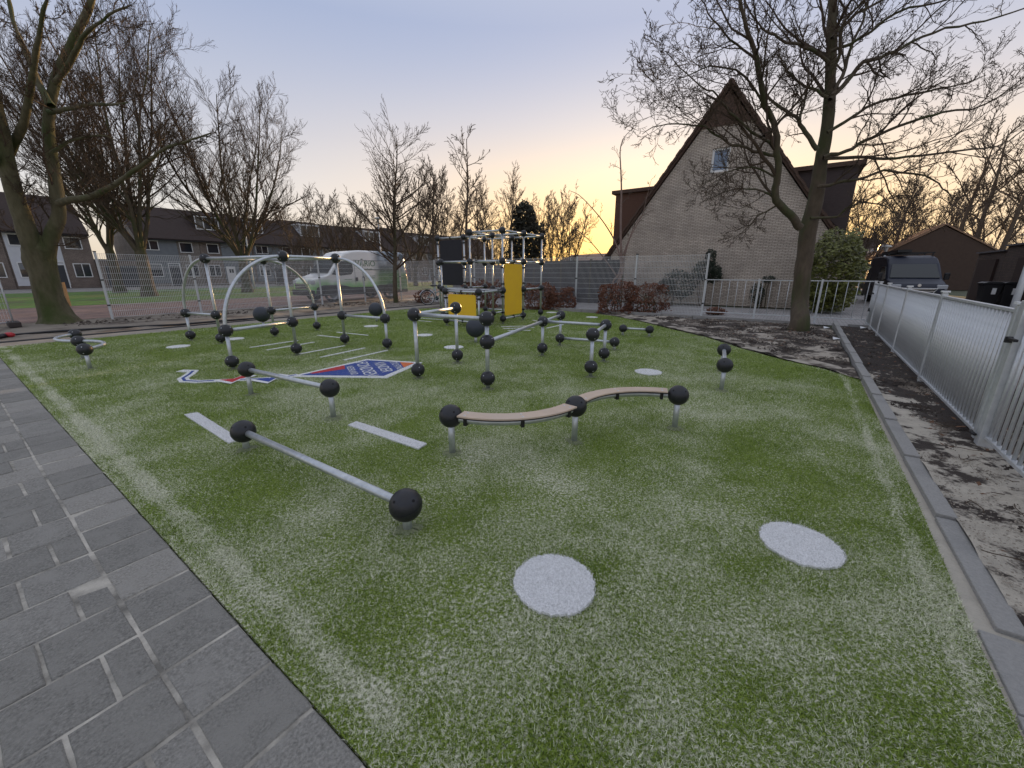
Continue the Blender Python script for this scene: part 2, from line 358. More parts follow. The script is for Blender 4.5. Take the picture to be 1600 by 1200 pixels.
def near_blades():
    out = []
    for (y0, y1, dens) in ((.4,2.2,27000),(2.2,3.6,14000),(3.6,6,6000),(6,10,3600),(10,20,1700)):
        xmax = 1.42*(y1*.96+.45)+.4; area = 2*xmax*(y1-y0); n = int(area*dens)
        x = rs.uniform(-xmax, xmax, n); y = rs.uniform(y0, y1, n)
        k = in_poly(x, y, TURF) & (np.abs(x) < 1.36*(y*.96+.42)+.3); x = x[k]; y = y[k]
        for c in CIRC[:2]:
            k = (x-c.x)**2+(y-c.y)**2 > (CR-.004)**2; x = x[k]; y = y[k]
        for d in (dash1, dash2):
            k = ~in_poly(x, y, d); x = x[k]; y = y[k]
        out.append((x, y, y1))
    return out
for i, (x, y, y1) in enumerate(near_blades()):
    s_ = 1+max(0, (y1-3))*.10
    b_ = blades('turf_blades', x, y, .0155*min(s_, 1.4), .0036*s_, M['turfblade'], lean=.95)
    print('blades', i, len(x))

# ---- painted marks worked into the turf
M['mark'] = mat('white_turf_mark', (.66,.66,.67), .85, 0, (.92,.92,.93), 120, .3, .5, 200)
M['markblade'] = mat('white_turf_fibre', (.88,.88,.88), .8, 0, (.55,.55,.55), 130, .35)
M['blue'] = mat('blue_turf_mark', (.022,.05,.26), .85, 0, (.04,.08,.34), 120, .3, .4, 200)
M['red'] = mat('red_turf_mark', (.42,.02,.03), .85, 0, (.55,.04,.05), 120, .3, .4, 200)
M['orange'] = mat('orange_turf_mark', (.62,.13,.035), .85, 0, (.70,.19,.06), 120, .3, .4, 200)
CL = ['white turf circle nearest to the camera, below the balance bars','white turf circle near the right kerb in the foreground','white turf circle on open turf right of the low bars','white turf circle farthest left, left of the arches','white turf circle just behind the nearest arch foot','white turf circle between the arches and the square bar frame','white turf circle behind the centre post of the bar frame','white turf circle before the dark ball right of the arches','white turf circle right behind the climbing cube','white turf circle in front of the beech hedge']
def ring_poly(c, r, n, seed, jag=.008):
    rnd = random.Random(seed); return [(c.x+(r+rnd.uniform(-jag, jag))*math.cos(2*math.pi*i/n), c.y+(r+rnd.uniform(-jag, jag))*math.sin(2*math.pi*i/n)) for i in range(n)]
for i, c in enumerate(CIRC):
    mb = MB(); mb.prism([(p[0]-c.x, p[1]-c.y) for p in ring_poly(c, CR, 90 if i < 3 else 40, i)], -.012, .0145)
    o = mb.build('turf_circle', M['mark']); o.location = (c.x, c.y, 0); tag(o, CL[i], 'turf marking', 'white circles in the turf')
    if i < 3:
        n = (9000, 7000, 2500)[i]; a = rs.rand(n)*2*np.pi; r = np.sqrt(rs.rand(n))*(CR+.007)
        blades('fibre', r*np.cos(a), r*np.sin(a), .009, .0035, M['markblade'], 'stuff', .0115, 1.1, o)
def strip(name, quad, m, label, group, fib=0, top=.012):
    cx = sum(p[0] for p in quad)/4; cy = sum(p[1] for p in quad)/4
    mb = MB(); mb.prism([(p[0]-cx, p[1]-cy) for p in quad], -.012, top)
    o = mb.build(name, m); o.location = (cx, cy, 0); tag(o, label, 'turf marking', group)
    if fib:
        q = [np.array([p[0]-cx, p[1]-cy]) for p in quad]; a = rs.rand(fib, 1); b = rs.rand(fib, 1)
        p = (q[0]*(1-a)+q[3]*a)*(1-b)+(q[1]*(1-a)+q[2]*a)*b; blades('fibre', p[:,0], p[:,1], .009, .0035, M['markblade'], 'stuff', .0105, 1.1, o)
    return o
def ccw(q):
    a = sum(q[i][0]*q[(i+1)%4][1]-q[(i+1)%4][0]*q[i][1] for i in range(4)); return q if a > 0 else list(reversed(q))
strip('turf_dash', ccw(dash1), M['mark'], 'white dash passing under the far ball of the front balance bar', 'white dashes in the turf', 6000, .0135)
strip('turf_dash', ccw(dash2), M['mark'], 'white dash alone between the front bars and the curved bench', 'white dashes in the turf', 5000, .0135)
def lineq(a, b, w_=.055):
    a = Vector(a[:2]); b = Vector(b[:2]); d = (b-a).normalized(); n = Vector((-d.y, d.x))*w_/2; return ccw([a+n, a-n, b-n, b+n])
LG = 'thin white lines in the turf'
lines = [((3.5,-9.02),(4.52,-9.08),'thin white turf line farthest left under the arches'),((3.57,-8.45),(4.61,-8.57),'second thin white turf line from the left under the arches'),((3.71,-7.52),(4.74,-7.62),'thin white turf line behind the foot of the nearest middle post'),((3.8,-6.91),(4.83,-7.05),'thin white turf line second from the kite'),((3.9,-6.34),(4.92,-6.46),'thin white turf line next to the kite'),((5.2,-9.44),(5.3,-8.68),'short white turf line in the middle of the arches'),((5.77,-9.53),(5.9,-8.44),'short white turf line at the back of the arches')]
for a, b, lb in lines: strip('turf_line', lineq(W(*a), W(*b)), M['mark'], lb, LG)
for a, b, lb in [((658,497.5),(693,500),'thin white line left of the low yellow panel, the farther one'),((650,501),(674,503),'thin white line left of the low yellow panel, the nearer one'),((783,511),(831,509.5),'farthest of three thin white lines before the tall yellow panel'),((786,514),(835,512),'middle one of three thin white lines before the tall yellow panel'),((793,517),(829,516.5),'nearest of three thin white lines before the tall yellow panel'),((832,500.5),(843,503.5),'very short white line right of the tall yellow panel'),((855,513),(880,507.5),'slanting white line behind the small bar square')]:
    strip('turf_line', lineq(G(*a), G(*b), .06), M['mark'], lb, LG)

# ---- kite with its tail
KA, KB, KC, KD = G(452,589.3), G(573.5,561.8), G(660,567.0), G(605,591.5); KO = (KA+KC)/2
kite = thing('kite_emblem', 'blue kite with red and orange corners and white rim lying in the turf', 'turf marking', KO)
def flat(name, pts, m, z0, z1, parent=kite): 
    q = [Vector((p[0]-KO.x, p[1]-KO.y)) for p in pts]; a = sum(q[i].x*q[(i+1) % len(q)].y-q[(i+1) % len(q)].x*q[i].y for i in range(len(q)))
    if a < 0: q.reverse()
    mb = MB(); mb.prism(q, z0, z1); return mb.build(name, m, parent)
flat('rim', [KA, KB, KC, KD], M['mark'], -.004, .011)
kc = (KA*.2+KB*.3+KC*.2+KD*.3)
def ins(p, k=.86): return kc+(p-kc)*k
iA, iB, iC, iD = ins(KA, .87), ins(KB, .84), ins(KC, .84), ins(KD, .82)
flat('blue_field', [iA, iB, iC, iD], M['blue'], .011, .0135)
flat('red_corner', [iA.lerp(iB, .12), iA.lerp(iB, .62), iA.lerp(iB, .62).lerp(iA.lerp(iD, .55), .38), iA.lerp(iB, .12).lerp(iA.lerp(iD, .25), .30)], M['red'], .0135, .0155)
flat('orange_corner', [iC, iC.lerp(iB, .30), iC.lerp(iD, .38)], M['orange'], .0135, .0155)
def text_mesh(name, txt, size, m, parent, mat4, extrude=0.0, align='CENTER'):
    cu = bpy.data.curves.new(name, 'FONT'); cu.body = txt; cu.size = size; cu.extrude = extrude; cu.align_x = align; cu.align_y = 'CENTER'; cu.resolution_u = 3
    tmp = bpy.data.objects.new('tmp', cu); S.collection.objects.link(tmp); dg = bpy.context.evaluated_depsgraph_get(); dg.update()
    me = bpy.data.meshes.new_from_object(tmp.evaluated_get(dg)); bpy.data.objects.remove(tmp)
    ob = bpy.data.objects.new(name, me); S.collection.objects.link(ob); me.materials.clear(); me.materials.append(m); ob.parent = parent; ob.matrix_local = mat4; return ob
kax = (KC-KA).normalized(); krt = Vector((kax.y, -kax.x, 0))
def kite_text(txt, t_, size, sx_):
    c = KA.lerp(KC, t_)-KO+krt*.05
    c = Vector((c.x, c.y, .016)); m4 = Matrix((( krt.x*sx_, kax.x, 0, c.x),(krt.y*sx_, kax.y, 0, c.y),(0,0,1,c.z),(0,0,0,1)))
    text_mesh('lettering', txt, size, M['white'], kite, m4)
kite_text('STICHTING', .775, .16, .70); kite_text('KINDER', .665, .25, .85); kite_text('FONDSEN', .535, .28, .85); kite_text('NEDERLAND', .43, .15, .72)
# tail band, bows
TO = G(360,592)
tail = thing('kite_tail', 'white ribbon tail with a blue line and two bows trailing from the kite', 'turf marking', TO)
tp = [G(*q) for q in ((281,580),(302,580.5),(296,586),(286,592),(289,596),(310,597),(352,595),(405,593),(440,591),(462,587))]
def ribbon(name, pts, w_, m, z0, z1):
    mb = MB(); pts = [Vector((p.x-TO.x, p.y-TO.y)) for p in pts]
    for i in range(len(pts)-1):
        d = (pts[i+1]-pts[i]).normalized(); n = Vector((-d.y, d.x))*w_/2; e = d*w_*.25; mb.prism([pts[i]-n-e*(i > 0), pts[i+1]-n+e, pts[i+1]+n+e, pts[i]+n-e*(i > 0)], z0+i*.0001, z1+i*.0002)
    return mb.build(name, m, tail)
ribbon('band', tp, .13, M['mark'], -.004, .011); ribbon('stripe', tp[1:], .035, M['blue'], .011, .0145)
def bow(c, m, sgn):
    c = Vector((c.x-TO.x, c.y-TO.y)); d = Vector((AU.x, AU.y)); n = Vector((AV.x, AV.y)); 
    def shp(k): return [c+d*(.17*k*a)+n*(.15*k*b) for a, b in ((-1,-.9),(-.1,-.25),(.9,-1),(1.1,.2),(.15,.3),(-.7,1.1))]
    mb = MB(); mb.prism(shp(1.35), .0115, .0165); o = mb.build('bow', M['mark'], tail); mb = MB(); mb.prism(shp(.95), .0165, .019); mb.build('bow_centre', m, o)
bow(G(370,593.5), M['red'], 1); bow(G(425,593), M['blue'], 1)

# ------------------------------------------------------------------ tile pavement (left), kerb and beds
def tilemat(name, c, c2):
    return mat(name, c, .88, 0, c2, 90, .45, .8, 110, col3=tuple(x*.8 for x in c2), ns3=8.0)
TM = [tilemat('tile_concrete_a', (.135,.130,.118), (.33,.318,.29)), tilemat('tile_concrete_b', (.15,.144,.13), (.38,.365,.335)), tilemat('tile_concrete_c', (.20,.19,.17), (.42,.40,.365))]
M['joint'] = mat('joint_sand', (.58,.54,.47), .95, 0, (.17,.16,.14), 5, .3, .6, 60)
for m_ in TM: own_pattern(m_)
grid_sheet('joint_bed', -4.5, -15.5, .452, .2, -.0048, M['joint'])
tile_me = []
def tile_mesh(du, dv, m, k):
    mb = MB(); g = .0068; c_ = .005; rj = random.Random(int(du*1000)+k)
    def ring(e, z): return [(e+rj.uniform(-.0012,.0012), e+rj.uniform(-.0012,.0012), z), (du-e+rj.uniform(-.0012,.0012), e+rj.uniform(-.0012,.0012), z), (du-e+rj.uniform(-.0012,.0012), dv-e+rj.uniform(-.0012,.0012), z), (e+rj.uniform(-.0012,.0012), dv-e+rj.uniform(-.0012,.0012), z)]
    def dense(r_):
        out = []
        for a_ in range(4):
            p_, q_ = Vector(r_[a_]), Vector(r_[(a_+1) % 4])
            for b_ in range(6): out.append(p_.lerp(q_, b_/6)+Vector((rj.uniform(-.001,.001), rj.uniform(-.001,.001), 0)))
        return out
    for r_ in (dense(ring(g, -.03)), dense(ring(g, -c_)), dense(ring(g+c_, 0))): mb.v += r_
    for lv in (0, 1):
        for a_ in range(24): b_ = (a_+1) % 24; mb.f.append((lv*24+a_, lv*24+b_, lv*24+24+b_, lv*24+24+a_))
    mb.f.append(tuple(range(48, 72))); me = bpy.data.meshes.new('tile'); me.from_pydata([tuple(v) for v in mb.v], [], mb.f); me.materials.append(m); return me
tcache = {}
pav = bpy.data.objects.new('tile_pavement', None); S.collection.objects.link(pav); pav['kind'] = 'structure'
p = W(0, 0); pav.location = (0,0,0); pav.rotation_euler = (0,0,ROT_U)
rt = random.Random(8); SV, SU = .3, .275; far = MB(); tl = []
for k in range(-1, 46):
    v1 = -1.19-.3*k+0.0; v0 = v1-.3     # row between v0 and v1 (v1 nearer to us)
    cuts = [.46, .187]; x = .187-(.122 if k % 2 == 0 else .262); cuts.append(x)
    while x > -4.2: x -= SU; cuts.append(x)
    for a in range(len(cuts)-1):
        u1, u0 = cuts[a], cuts[a+1]; c = W((u0+u1)/2, (v0+v1)/2)
        if c.y < -.3 or abs(c.x) > 1.36*(c.y*.96+.42)+.5: continue
        tl.append((c.length, u0, v1, u1-u0))
tl.sort()
for i, (d_, u0, v1, du) in enumerate(tl):
    key = round(du, 2)
    if i < 300:
        mi = rt.choice((0,0,0,1,1,2)); kk_ = (key, mi)
        if kk_ not in tcache: tcache[kk_] = tile_mesh(du, SV, TM[mi], 0)
        ob = share(tcache[kk_], 'paving_tile', pav, (u0, -v1, rt.uniform(-.002, .002)), (rt.gauss(0, .006), rt.gauss(0, .006), rt.gauss(0, .006)))
    else:
        z = rt.uniform(-.004, .003); g = .005
        far.prism([(u0+g,-v1+g),(u0+du-g,-v1+g),(u0+du-g,-v1+SV-g),(u0+g,-v1+SV-g)], -.03, z)
if far.v: far.build('far_paving_tiles', TM[1], pav, kind='stuff')
print('tiles', len(tl))

# path strip and verge left of the turf
grid_sheet('path', -4, -14.15, 14.9, -13.36, -.006, M['pathmat'])
VER = [W(*q) for q in ((-4,-14.28),(14.9,-14.28),(14.9,-19.2),(-4,-19.2))]
rough_sheet('sandy_verge', VER, M['sandl'], .16, .035, -.005, 9)
poly_sheet('verge_base', rect(-6,-14.28,16,-19.3), -.022, M['sandl'])
# far side verge behind the turf
FV = [W(*q) for q in ((9,-13.35),(14.6,-13.35),(14.95,-5),(14.95,-2.2),(14.35,-2.2),(14.0,-4.5))]
poly_sheet('far_verge', [W(*q) for q in ((6,-14.2),(14.95,-14.2),(14.95,-1.2),(9,-1.2),(9.2,-5))], -.024, M['sandl'])
BED1 = [W(*q) for q in ((7.35,.93),(7.95,.6),(8.36,.05),(9.2,-.70),(10.3,-1.5),(11.4,-2.65),(12.6,-3.85),(13.55,-5.05),(14.15,-6.1),(14.42,-6.3),(14.42,.93))]
def amp1(x, y): return 1.0
M['bedm'] = mat('bed_soil_and_sand', (.036,.027,.022), .95, 0, (.07,.054,.043), 5, .5, 1.0, 22, col3=(.40,.35,.29), ns3=1.6, sharp=True)
rough_sheet('planting_bed', BED1, M['bedm'], .055, .055, .02, 21)
poly_sheet('bed_base', BED1, -.012, M['bedm'])
# the sand that borders the turf along the curved edge
SB = [(7.35,.93),(7.95,.6),(8.36,.05),(9.2,-.70),(10.3,-1.5),(11.4,-2.65),(12.6,-3.85),(13.55,-5.05),(14.1,-6.1)]
SBo = [(7.35,.98),(8.25,.75),(8.75,.3),(9.5,-.35),(10.6,-1.05),(11.9,-2.2),(13.2,-3.4),(14.2,-4.6),(14.4,-6.1)]
rough_sheet('sand_border', [W(*q) for q in SB]+[W(*q) for q in reversed(SBo)], mat('border_sand', (.50,.45,.38), .95, 0, (.34,.30,.25), 4, .4, .7, 50, col3=(.06,.045,.035), ns3=2.6), .05, .016, .016, 33)
# right fence line
F0 = Vector((4.04, 3.09, 0)); F1 = Vector((10.22, 11.50, 0)); FD = (F1-F0).normalized(); FN = Vector((FD.y, -FD.x, 0)); FL = (F1-F0).length
def vfence(u):   # v of the fence line at a given u
    a = F0; ua = a.x*math.sin(TH)+a.y*math.cos(TH); va = a.x*math.cos(TH)-a.y*math.sin(TH)
    b = F1; ub = b.x*math.sin(TH)+b.y*math.cos(TH); vb = b.x*math.cos(TH)-b.y*math.sin(TH)
    return va+(vb-va)*(u-ua)/(ub-ua)
BED2 = [W(.2,1.02), W(14.42,1.05), W(14.42,2.4), W(.2,2.4)]
M['bed2m'] = mat('sand_with_dark_soil', (.56,.51,.43), .95, 0, (.42,.38,.32), 9, .4, .9, 70, col3=(.045,.034,.028), ns3=3.2, sharp=True)
b2 = M['bed2m'].node_tree
# more soil towards the far end of the strip
def add_soil_gradient(m):
    t = m.node_tree; l = t.links.new; b = t.nodes['Principled BSDF']; src = b.inputs['Base Color'].links[0].from_socket
    g = t.nodes.new('ShaderNodeNewGeometry'); s_ = t.nodes.new('ShaderNodeSeparateXYZ'); l(g.outputs['Position'], s_.inputs[0])
    n = t.nodes.new('ShaderNodeTexNoise'); n.inputs['Scale'].default_value = 2.2; n.inputs['Detail'].default_value = 12; n.inputs['Roughness'].default_value = .75; l(g.outputs['Position'], n.inputs[0])
    # distance across the strip decides as well: sand by the kerb, soil by the fence
    ac = t.nodes.new('ShaderNodeVectorMath'); ac.operation = 'DOT_PRODUCT'; l(g.outputs['Position'], ac.inputs[0]); ac.inputs[1].default_value = (math.cos(TH), -math.sin(TH), 0)
    r1 = t.nodes.new('ShaderNodeMapRange'); l(s_.outputs[1], r1.inputs[0]); r1.inputs[1].default_value = 2.5; r1.inputs[2].default_value = 8.0; r1.inputs[3].default_value = -.10; r1.inputs[4].default_value = .40
    r2 = t.nodes.new('ShaderNodeMapRange'); l(ac.outputs['Value'], r2.inputs[0]); r2.inputs[1].default_value = 1.0; r2.inputs[2].default_value = 1.5; r2.inputs[3].default_value = -.12; r2.inputs[4].default_value = .10
    a1 = t.nodes.new('ShaderNodeMath'); l(r1.outputs[0], a1.inputs[0]); l(r2.outputs[0], a1.inputs[1]); a2 = t.nodes.new('ShaderNodeMath'); l(a1.outputs[0], a2.inputs[0]); l(n.outputs[0], a2.inputs[1])
    r = t.nodes.new('ShaderNodeMapRange'); l(a2.outputs[0], r.inputs[0]); r.inputs[1].default_value = .545; r.inputs[2].default_value = .575
    x = t.nodes.new('ShaderNodeMix'); x.data_type = 'RGBA'; l(r.outputs[0], x.inputs[0]); l(src, x.inputs[6]); x.inputs[7].default_value = (.036,.027,.022,1); l(x.outputs[2], b.inputs['Base Color'])
add_soil_gradient(M['bed2m'])
rough_sheet('fence_bed', BED2, M['bed2m'], .045, .035, .035, 41)
poly_sheet('fence_bed_base', rect(-2, 1.0, 14.45, 2.6), -.010, M['bed2m'])
# kerb along the right of the turf: stones one metre long
M['kerbm'] = mat('kerb_concrete', (.27,.265,.255), .85, 0, (.36,.35,.335), 60, .5, .5, 90, col3=(.22,.22,.215), ns3=1.2)
kerb = bpy.data.objects.new('kerb', None); S.collection.objects.link(kerb); kerb['kind'] = 'structure'; kerb.rotation_euler = (0,0,ROT_U)
mb = MB(); mb.prism([(.004,0),(.996,0),(.996,.10),(.004,.10)], -.1, .085); kst = mb.build('kerb_stone', M['kerbm'], kerb, bevel=.006); kst.location = (2.32, -1.035, -.065)
for i in range(1, 12):
    o = kst.copy(); S.collection.objects.link(o); o.parent = kerb; o.location = (2.32+1.01*i, -1.035-i*.003-.0, -.06+.011*i); o.rotation_euler = (0, 0, rt.gauss(0, .003))
mb = MB(); mb.prism([(.004,0),(.996,0),(.996,.10),(.004,.10)], -.1, .11)
kerb2 = bpy.data.objects.new('kerb', None); S.collection.objects.link(kerb2); kerb2['kind'] = 'structure'; kerb2.rotation_euler = (0,0,ROT_U)
k2 = mb.build('kerb_stone', M['kerbm'], kerb2, bevel=.006); k2.location = (14.45, 1.7, 0); k2.rotation_euler = (0,0,R(90))
for i in range(1, 12):
    o = k2.copy(); S.collection.objects.link(o); o.parent = kerb2; o.location = (14.45, -2.0+1.01*i+.68, 0)
k2.location = (14.45, -2.3, 0)
kerb3 = bpy.data.objects.new('kerb', None); S.collection.objects.link(kerb3); kerb3['kind'] = 'structure'; kerb3.rotation_euler = (0,0,ROT_U)
mb = MB(); mb.prism([(.004,0),(.996,0),(.996,.06),(.004,.06)], -.1, .02)
k3 = mb.build('kerb_stone', mat('dark_edge_stone', (.055,.055,.06), .8, 0, (.09,.09,.095), 5, .5, .2, 60), kerb3); k3.location = (-3.6, 14.2, 0)
for i in range(1, 18):
    o = k3.copy(); S.collection.objects.link(o); o.parent = kerb3; o.location = (-3.6+1.01*i, 14.2, 0)
# loose slabs at the lower right
slabs = bpy.data.objects.new('slab_edge', None); S.collection.objects.link(slabs); slabs['kind'] = 'structure'; slabs.rotation_euler = (0,0,ROT_U)
mb = MB(); mb.prism([(0,0),(.42,0),(.42,.42),(0,.42)], -.05, .012); sb_ = mb.build('paving_slab', M['kerbm'], slabs, bevel=.005); sb_.location = (1.86, -1.29, 0)
for q in ((1.43,-1.28),(1.0,-1.29),(1.44,-1.71),(1.87,-1.72)):
    o = sb_.copy(); S.collection.objects.link(o); o.parent = slabs; o.location = (q[0], q[1], rt.uniform(-.006,.004))
poly_sheet('sand_strip', rect(.2,.835,7.6,1.02), -.004, mat('pale_sand', (.50,.46,.39), .95, 0, (.38,.35,.30), 7, .4, .4, 80))
# clods, twigs and dead leaves
def scatter(name, pts, size, m, flat_=False, n_=4, zb=.03):
    mb = MB(); r_ = random.Random(len(pts))
    for p in pts:
        s_ = size*r_.uniform(.4, 1.5)
        if flat_:
            a = Vector((r_.uniform(-1,1), r_.uniform(-1,1), r_.uniform(-.3,.3))).normalized()*s_; b = Vector((-a.y, a.x, r_.uniform(-.4,.4)*s_))*.55
            c = Vector((p.x, p.y, zb+r_.uniform(0,.025))); mb.quad(c-a, c+b, c+a, c-b)
        else:
            c = Vector((p.x, p.y, zb)); e = [Vector((s_*r_.uniform(.6,1.2),0,0)), Vector((0,s_*r_.uniform(.6,1.2),0)), Vector((-s_*r_.uniform(.6,1.2),0,0)), Vector((0,-s_*r_.uniform(.6,1.2),0))]
            t_ = c+Vector((r_.uniform(-.3,.3)*s_, r_.uniform(-.3,.3)*s_, s_*r_.uniform(.4,.9))); b = len(mb.v); mb.v += [c+q for q in e]+[t_]; mb.f += [(b,b+1,b+4),(b+1,b+2,b+4),(b+2,b+3,b+4),(b+3,b,b+4)]
    return mb.build(name, m, kind='stuff')
rr = random.Random(5)
def pts_uv(n, u0, u1, v0, v1, f=None):
    out = []
    while len(out) < n:
        u = rr.uniform(u0, u1); v = rr.uniform(v0, v1)
        if f is None or f(u, v): out.append(W(u, v))
    return out
def noisy(u, v): return noise.noise(Vector((u*1.1, v*1.6, 3))) > -.05+(.0 if v > 1.3 else .25)
scatter('soil_clods', pts_uv(5200, 1.8, 8, 1.05, 2.2, noisy), .016, M['soilm'], zb=.03)
scatter('soil_clods', pts_uv(900, 7, 14.3, 1.05, 2.2), .03, M['soilm'], zb=.03)
scatter('soil_clods', pts_uv(3400, 8.5, 14.3, -4.5, .9, lambda u, v: u > 9.2-1.35*(v+.7)+.35 and noise.noise(Vector((u, v, 0))) > -.25), .028, M['soilm'], zb=.03)
M['deadleaf'] = mat('dead_leaf', (.085,.035,.018), .8, 0, (.16,.085,.045), 20, .6)
M['leafred'] = mat('copper_leaf', (.105,.032,.018), .7, 0, (.19,.085,.045), 9, .6)
scatter('dead_leaves', pts_uv(420, 2.2, 14.2, 1.1, 2.1), .022, M['deadleaf'], True, zb=.06)
scatter('dead_leaves', pts_uv(260, 9.5, 14.3, -3.8, .8, lambda u, v: u > 9.6-1.35*(v+.7)+.35), .03, M['deadleaf'], True, zb=.07)
scatter('sand_crumbs', pts_uv(2500, .9, 4.5, 1.03, 1.5), .006, M['sandm'], zb=.04)
def twig_stuff(n, u0, u1, v0, v1, name='fallen_twigs'):
    mb = MB()
    for p in pts_uv(n, u0, u1, v0, v1):
        a = rr.uniform(0, 6.28); l_ = rr.uniform(.05, .2); q = [Vector((p.x, p.y, .06))]
        for i in range(4): a += rr.uniform(-.5,.5); q.append(q[-1]+Vector((math.cos(a)*l_/4, math.sin(a)*l_/4, rr.uniform(-.006,.008))))
        mb.tube(q, .003, 3)
    mb.build(name, M['twig'], kind='stuff')
twig_stuff(160, 1.8, 9, 1.15, 2.2); twig_stuff(60, 9.5, 14, -3, .8, 'fallen_twigs')
# torn scraps of white paper/plastic on the soil
for q, lb in (((1305,535),'white scrap of paper on dark soil beside the kerb'),((1290,517),'white scrap near the railing on dark soil by the kerb end'),((1347,517),'pale scrap in the soil strip near the railing corner')):
    p = G(*q); mb = MB(); mb.quad((-.09,-.03,0),(.02,-.06,.02),(.10,-.01,.01),(.05,.06,.03)); mb.quad((-.09,-.03,0.001),(.05,.06,.031),(-.04,.05,.05))
    o = mb.build('paper_scrap', M['white']); o.location = (p.x, p.y, .07); tag(o, lb, 'litter', 'scraps of litter')

# ------------------------------------------------------------------ play equipment
BR = .0975; TR = .0275
mb = MB(); mb.sphere((0,0,0), BR, 32, 20); ball_ob = mb.build('ball_joint', M['ball'], smooth=True); ball_me = ball_ob.data; bpy.data.objects.remove(ball_ob)
mb = MB()
def bolt_at(mb, d, r, s_=.0075):
    d = Vector(d).normalized(); a = d.orthogonal().normalized(); mb.lathe([(.0002,.004),(s_*.8,.004),(s_,.0005),(s_,-.004)], d*r, 8, (a, d.cross(a), d))
for z in (.62, -.62):
    for k in range(4):
        q = k*math.pi/2+.5; bolt_at(mb, (math.cos(q), math.sin(q), z), BR)
o_ = mb.build('bolts', M['bolt']); bolt_me = o_.data; bpy.data.objects.remove(o_)
mb = MB()
for z in (.75,):
    for k in range(4):
        q = k*math.pi/2+.2; d = Vector((math.cos(q), math.sin(q), z)).normalized(); a = d.orthogonal().normalized(); mb.lathe([(.0002,.0012),(.0088,.0012),(.0092,-.003)], d*BR, 10, (a, d.cross(a), d))
q_ = [Vector((math.cos(a)*BR*1.001*math.cos(.25), math.sin(a)*BR*1.001, math.cos(a)*BR*1.001*math.sin(.25))) for a in [2*math.pi*i/48 for i in range(48)]]
mb.tube(q_, .0011, 4, closed=True)
o_ = mb.build('bolt_holes', M['hole']); hole_me = o_.data; bpy.data.objects.remove(o_)
mb = MB(); mb.tube([(0,0,-.1),(0,0,.02)], .05, 12); o_ = mb.build('x', M['galv']); bpy.data.objects.remove(o_)
def ball(root, p, detail=1, rz=0.0):
    b = share(ball_me, 'ball_joint', root, Vector(p)-root.location, (0,0,rz))
    if detail: 
        c = share(bolt_me if detail == 1 else hole_me, 'bolts', b); c['kind'] = 'stuff'
    return b
mb = MB(); r_c = random.Random(2); n_c = 26
q_c = [((.055+r_c.uniform(0,.045))*math.cos(2*math.pi*i/n_c), (.055+r_c.uniform(0,.045))*math.sin(2*math.pi*i/n_c)) for i in range(n_c)]
mb.v = [Vector((0,0,.019))]+[Vector((x*.45, y*.45, .018)) for x, y in q_c]+[Vector((x, y, .004)) for x, y in q_c]
for i in range(n_c): j = (i+1) % n_c; mb.f += [(0, 1+i, 1+j), (1+i, 1+n_c+i, 1+n_c+j, 1+j)]
o_ = mb.build('sand_collar', mat('collar_sand', (.34,.34,.22), .95, 0, (.10,.15,.05), 60, .5, .8, 120), smooth=True); collar_me = o_.data; bpy.data.objects.remove(o_)
def rail(root, a, b, name='rail', r=TR, n=14):
    if name == 'post' and a[2] < 0:
        share(collar_me, 'sand_collar', root, Vector((a[0], a[1], 0))-root.location, (0,0,a[0]*7), (1.0+.3*math.sin(a[1]*5), 1.0, 1))
    mb = MB(); mb.tube([a, b], r, n); return mb.build(name, M['galv'], root, root.location, True)
def arc_pts(a, b, c, n=18):  # circular arc from a to b with tangent-corner c (quarter circle)
    a, b, c = Vector(a), Vector(b), Vector(c); o = a+b-c
    return [o+(a-o)*math.cos(t)+(b-o)*math.sin(t) for t in [math.pi/2*i/n for i in range(n+1)]]
def bow_arc(a, b, sag, side, n=18):  # horizontal bow between a and b
    a, b = Vector(a), Vector(b); ch = (b-a); Lh = ch.length; r = (Lh*Lh/4+sag*sag)/(2*sag); nrm = Vector((-ch.y, ch.x, 0)).normalized()*side; m_ = (a+b)/2; o = m_-nrm*(r-sag); a0 = a-o; ang = math.acos(max(-1, min(1, a0.dot(b-o)/(r*r))))
    if sag > Lh/2: ang = 2*math.pi-ang
    e1 = a0.normalized(); e2 = (nrm-e1*nrm.dot(e1)).normalized()
    return [o+(e1*math.cos(t)+e2*math.sin(t))*r for t in [ang*i/n for i in range(n+1)]]
def foot_collar(root, p):
    mb = MB(); rnd = random.Random(int(p[0]*100)); mb.prism([((.075+rnd.uniform(0,.03))*math.cos(i*.39), (.075+rnd.uniform(0,.03))*math.sin(i*.39)) for i in range(16)], -.01, .004)
    return None

g1 = 'low balance bars'
def beam(pa, pb, z, label, det=2):
    A_, B_ = Vector((pa[0], pa[1], 0)), Vector((pb[0], pb[1], 0)); t = thing('balance_bar', label, 'balance bar', (A_+B_)/2, 0, g1)
    for p in (A_, B_):
        rail(t, p+Vector((0,0,-.05)), p+Vector((0,0,z)), 'post'); ball(t, p+Vector((0,0,z)), det, .7)
    rail(t, A_+Vector((0,0,z)), B_+Vector((0,0,z))); return t
beam((-2.33,3.20), (-.63,2.07), .17, 'lowest and nearest balance bar, its right ball closest to the camera')
beam((-3.30,4.80), (-1.90,3.97), .335, 'balance bar on two short posts between the front bar and the kite')
beam((2.75,5.00), (3.28,6.05), .34, 'balance bar seen end-on alone at the right of the turf')
beam((2.72,8.72+1.0), (3.30,9.51), .17, 'low thin balance bar at the far right behind the bar square')
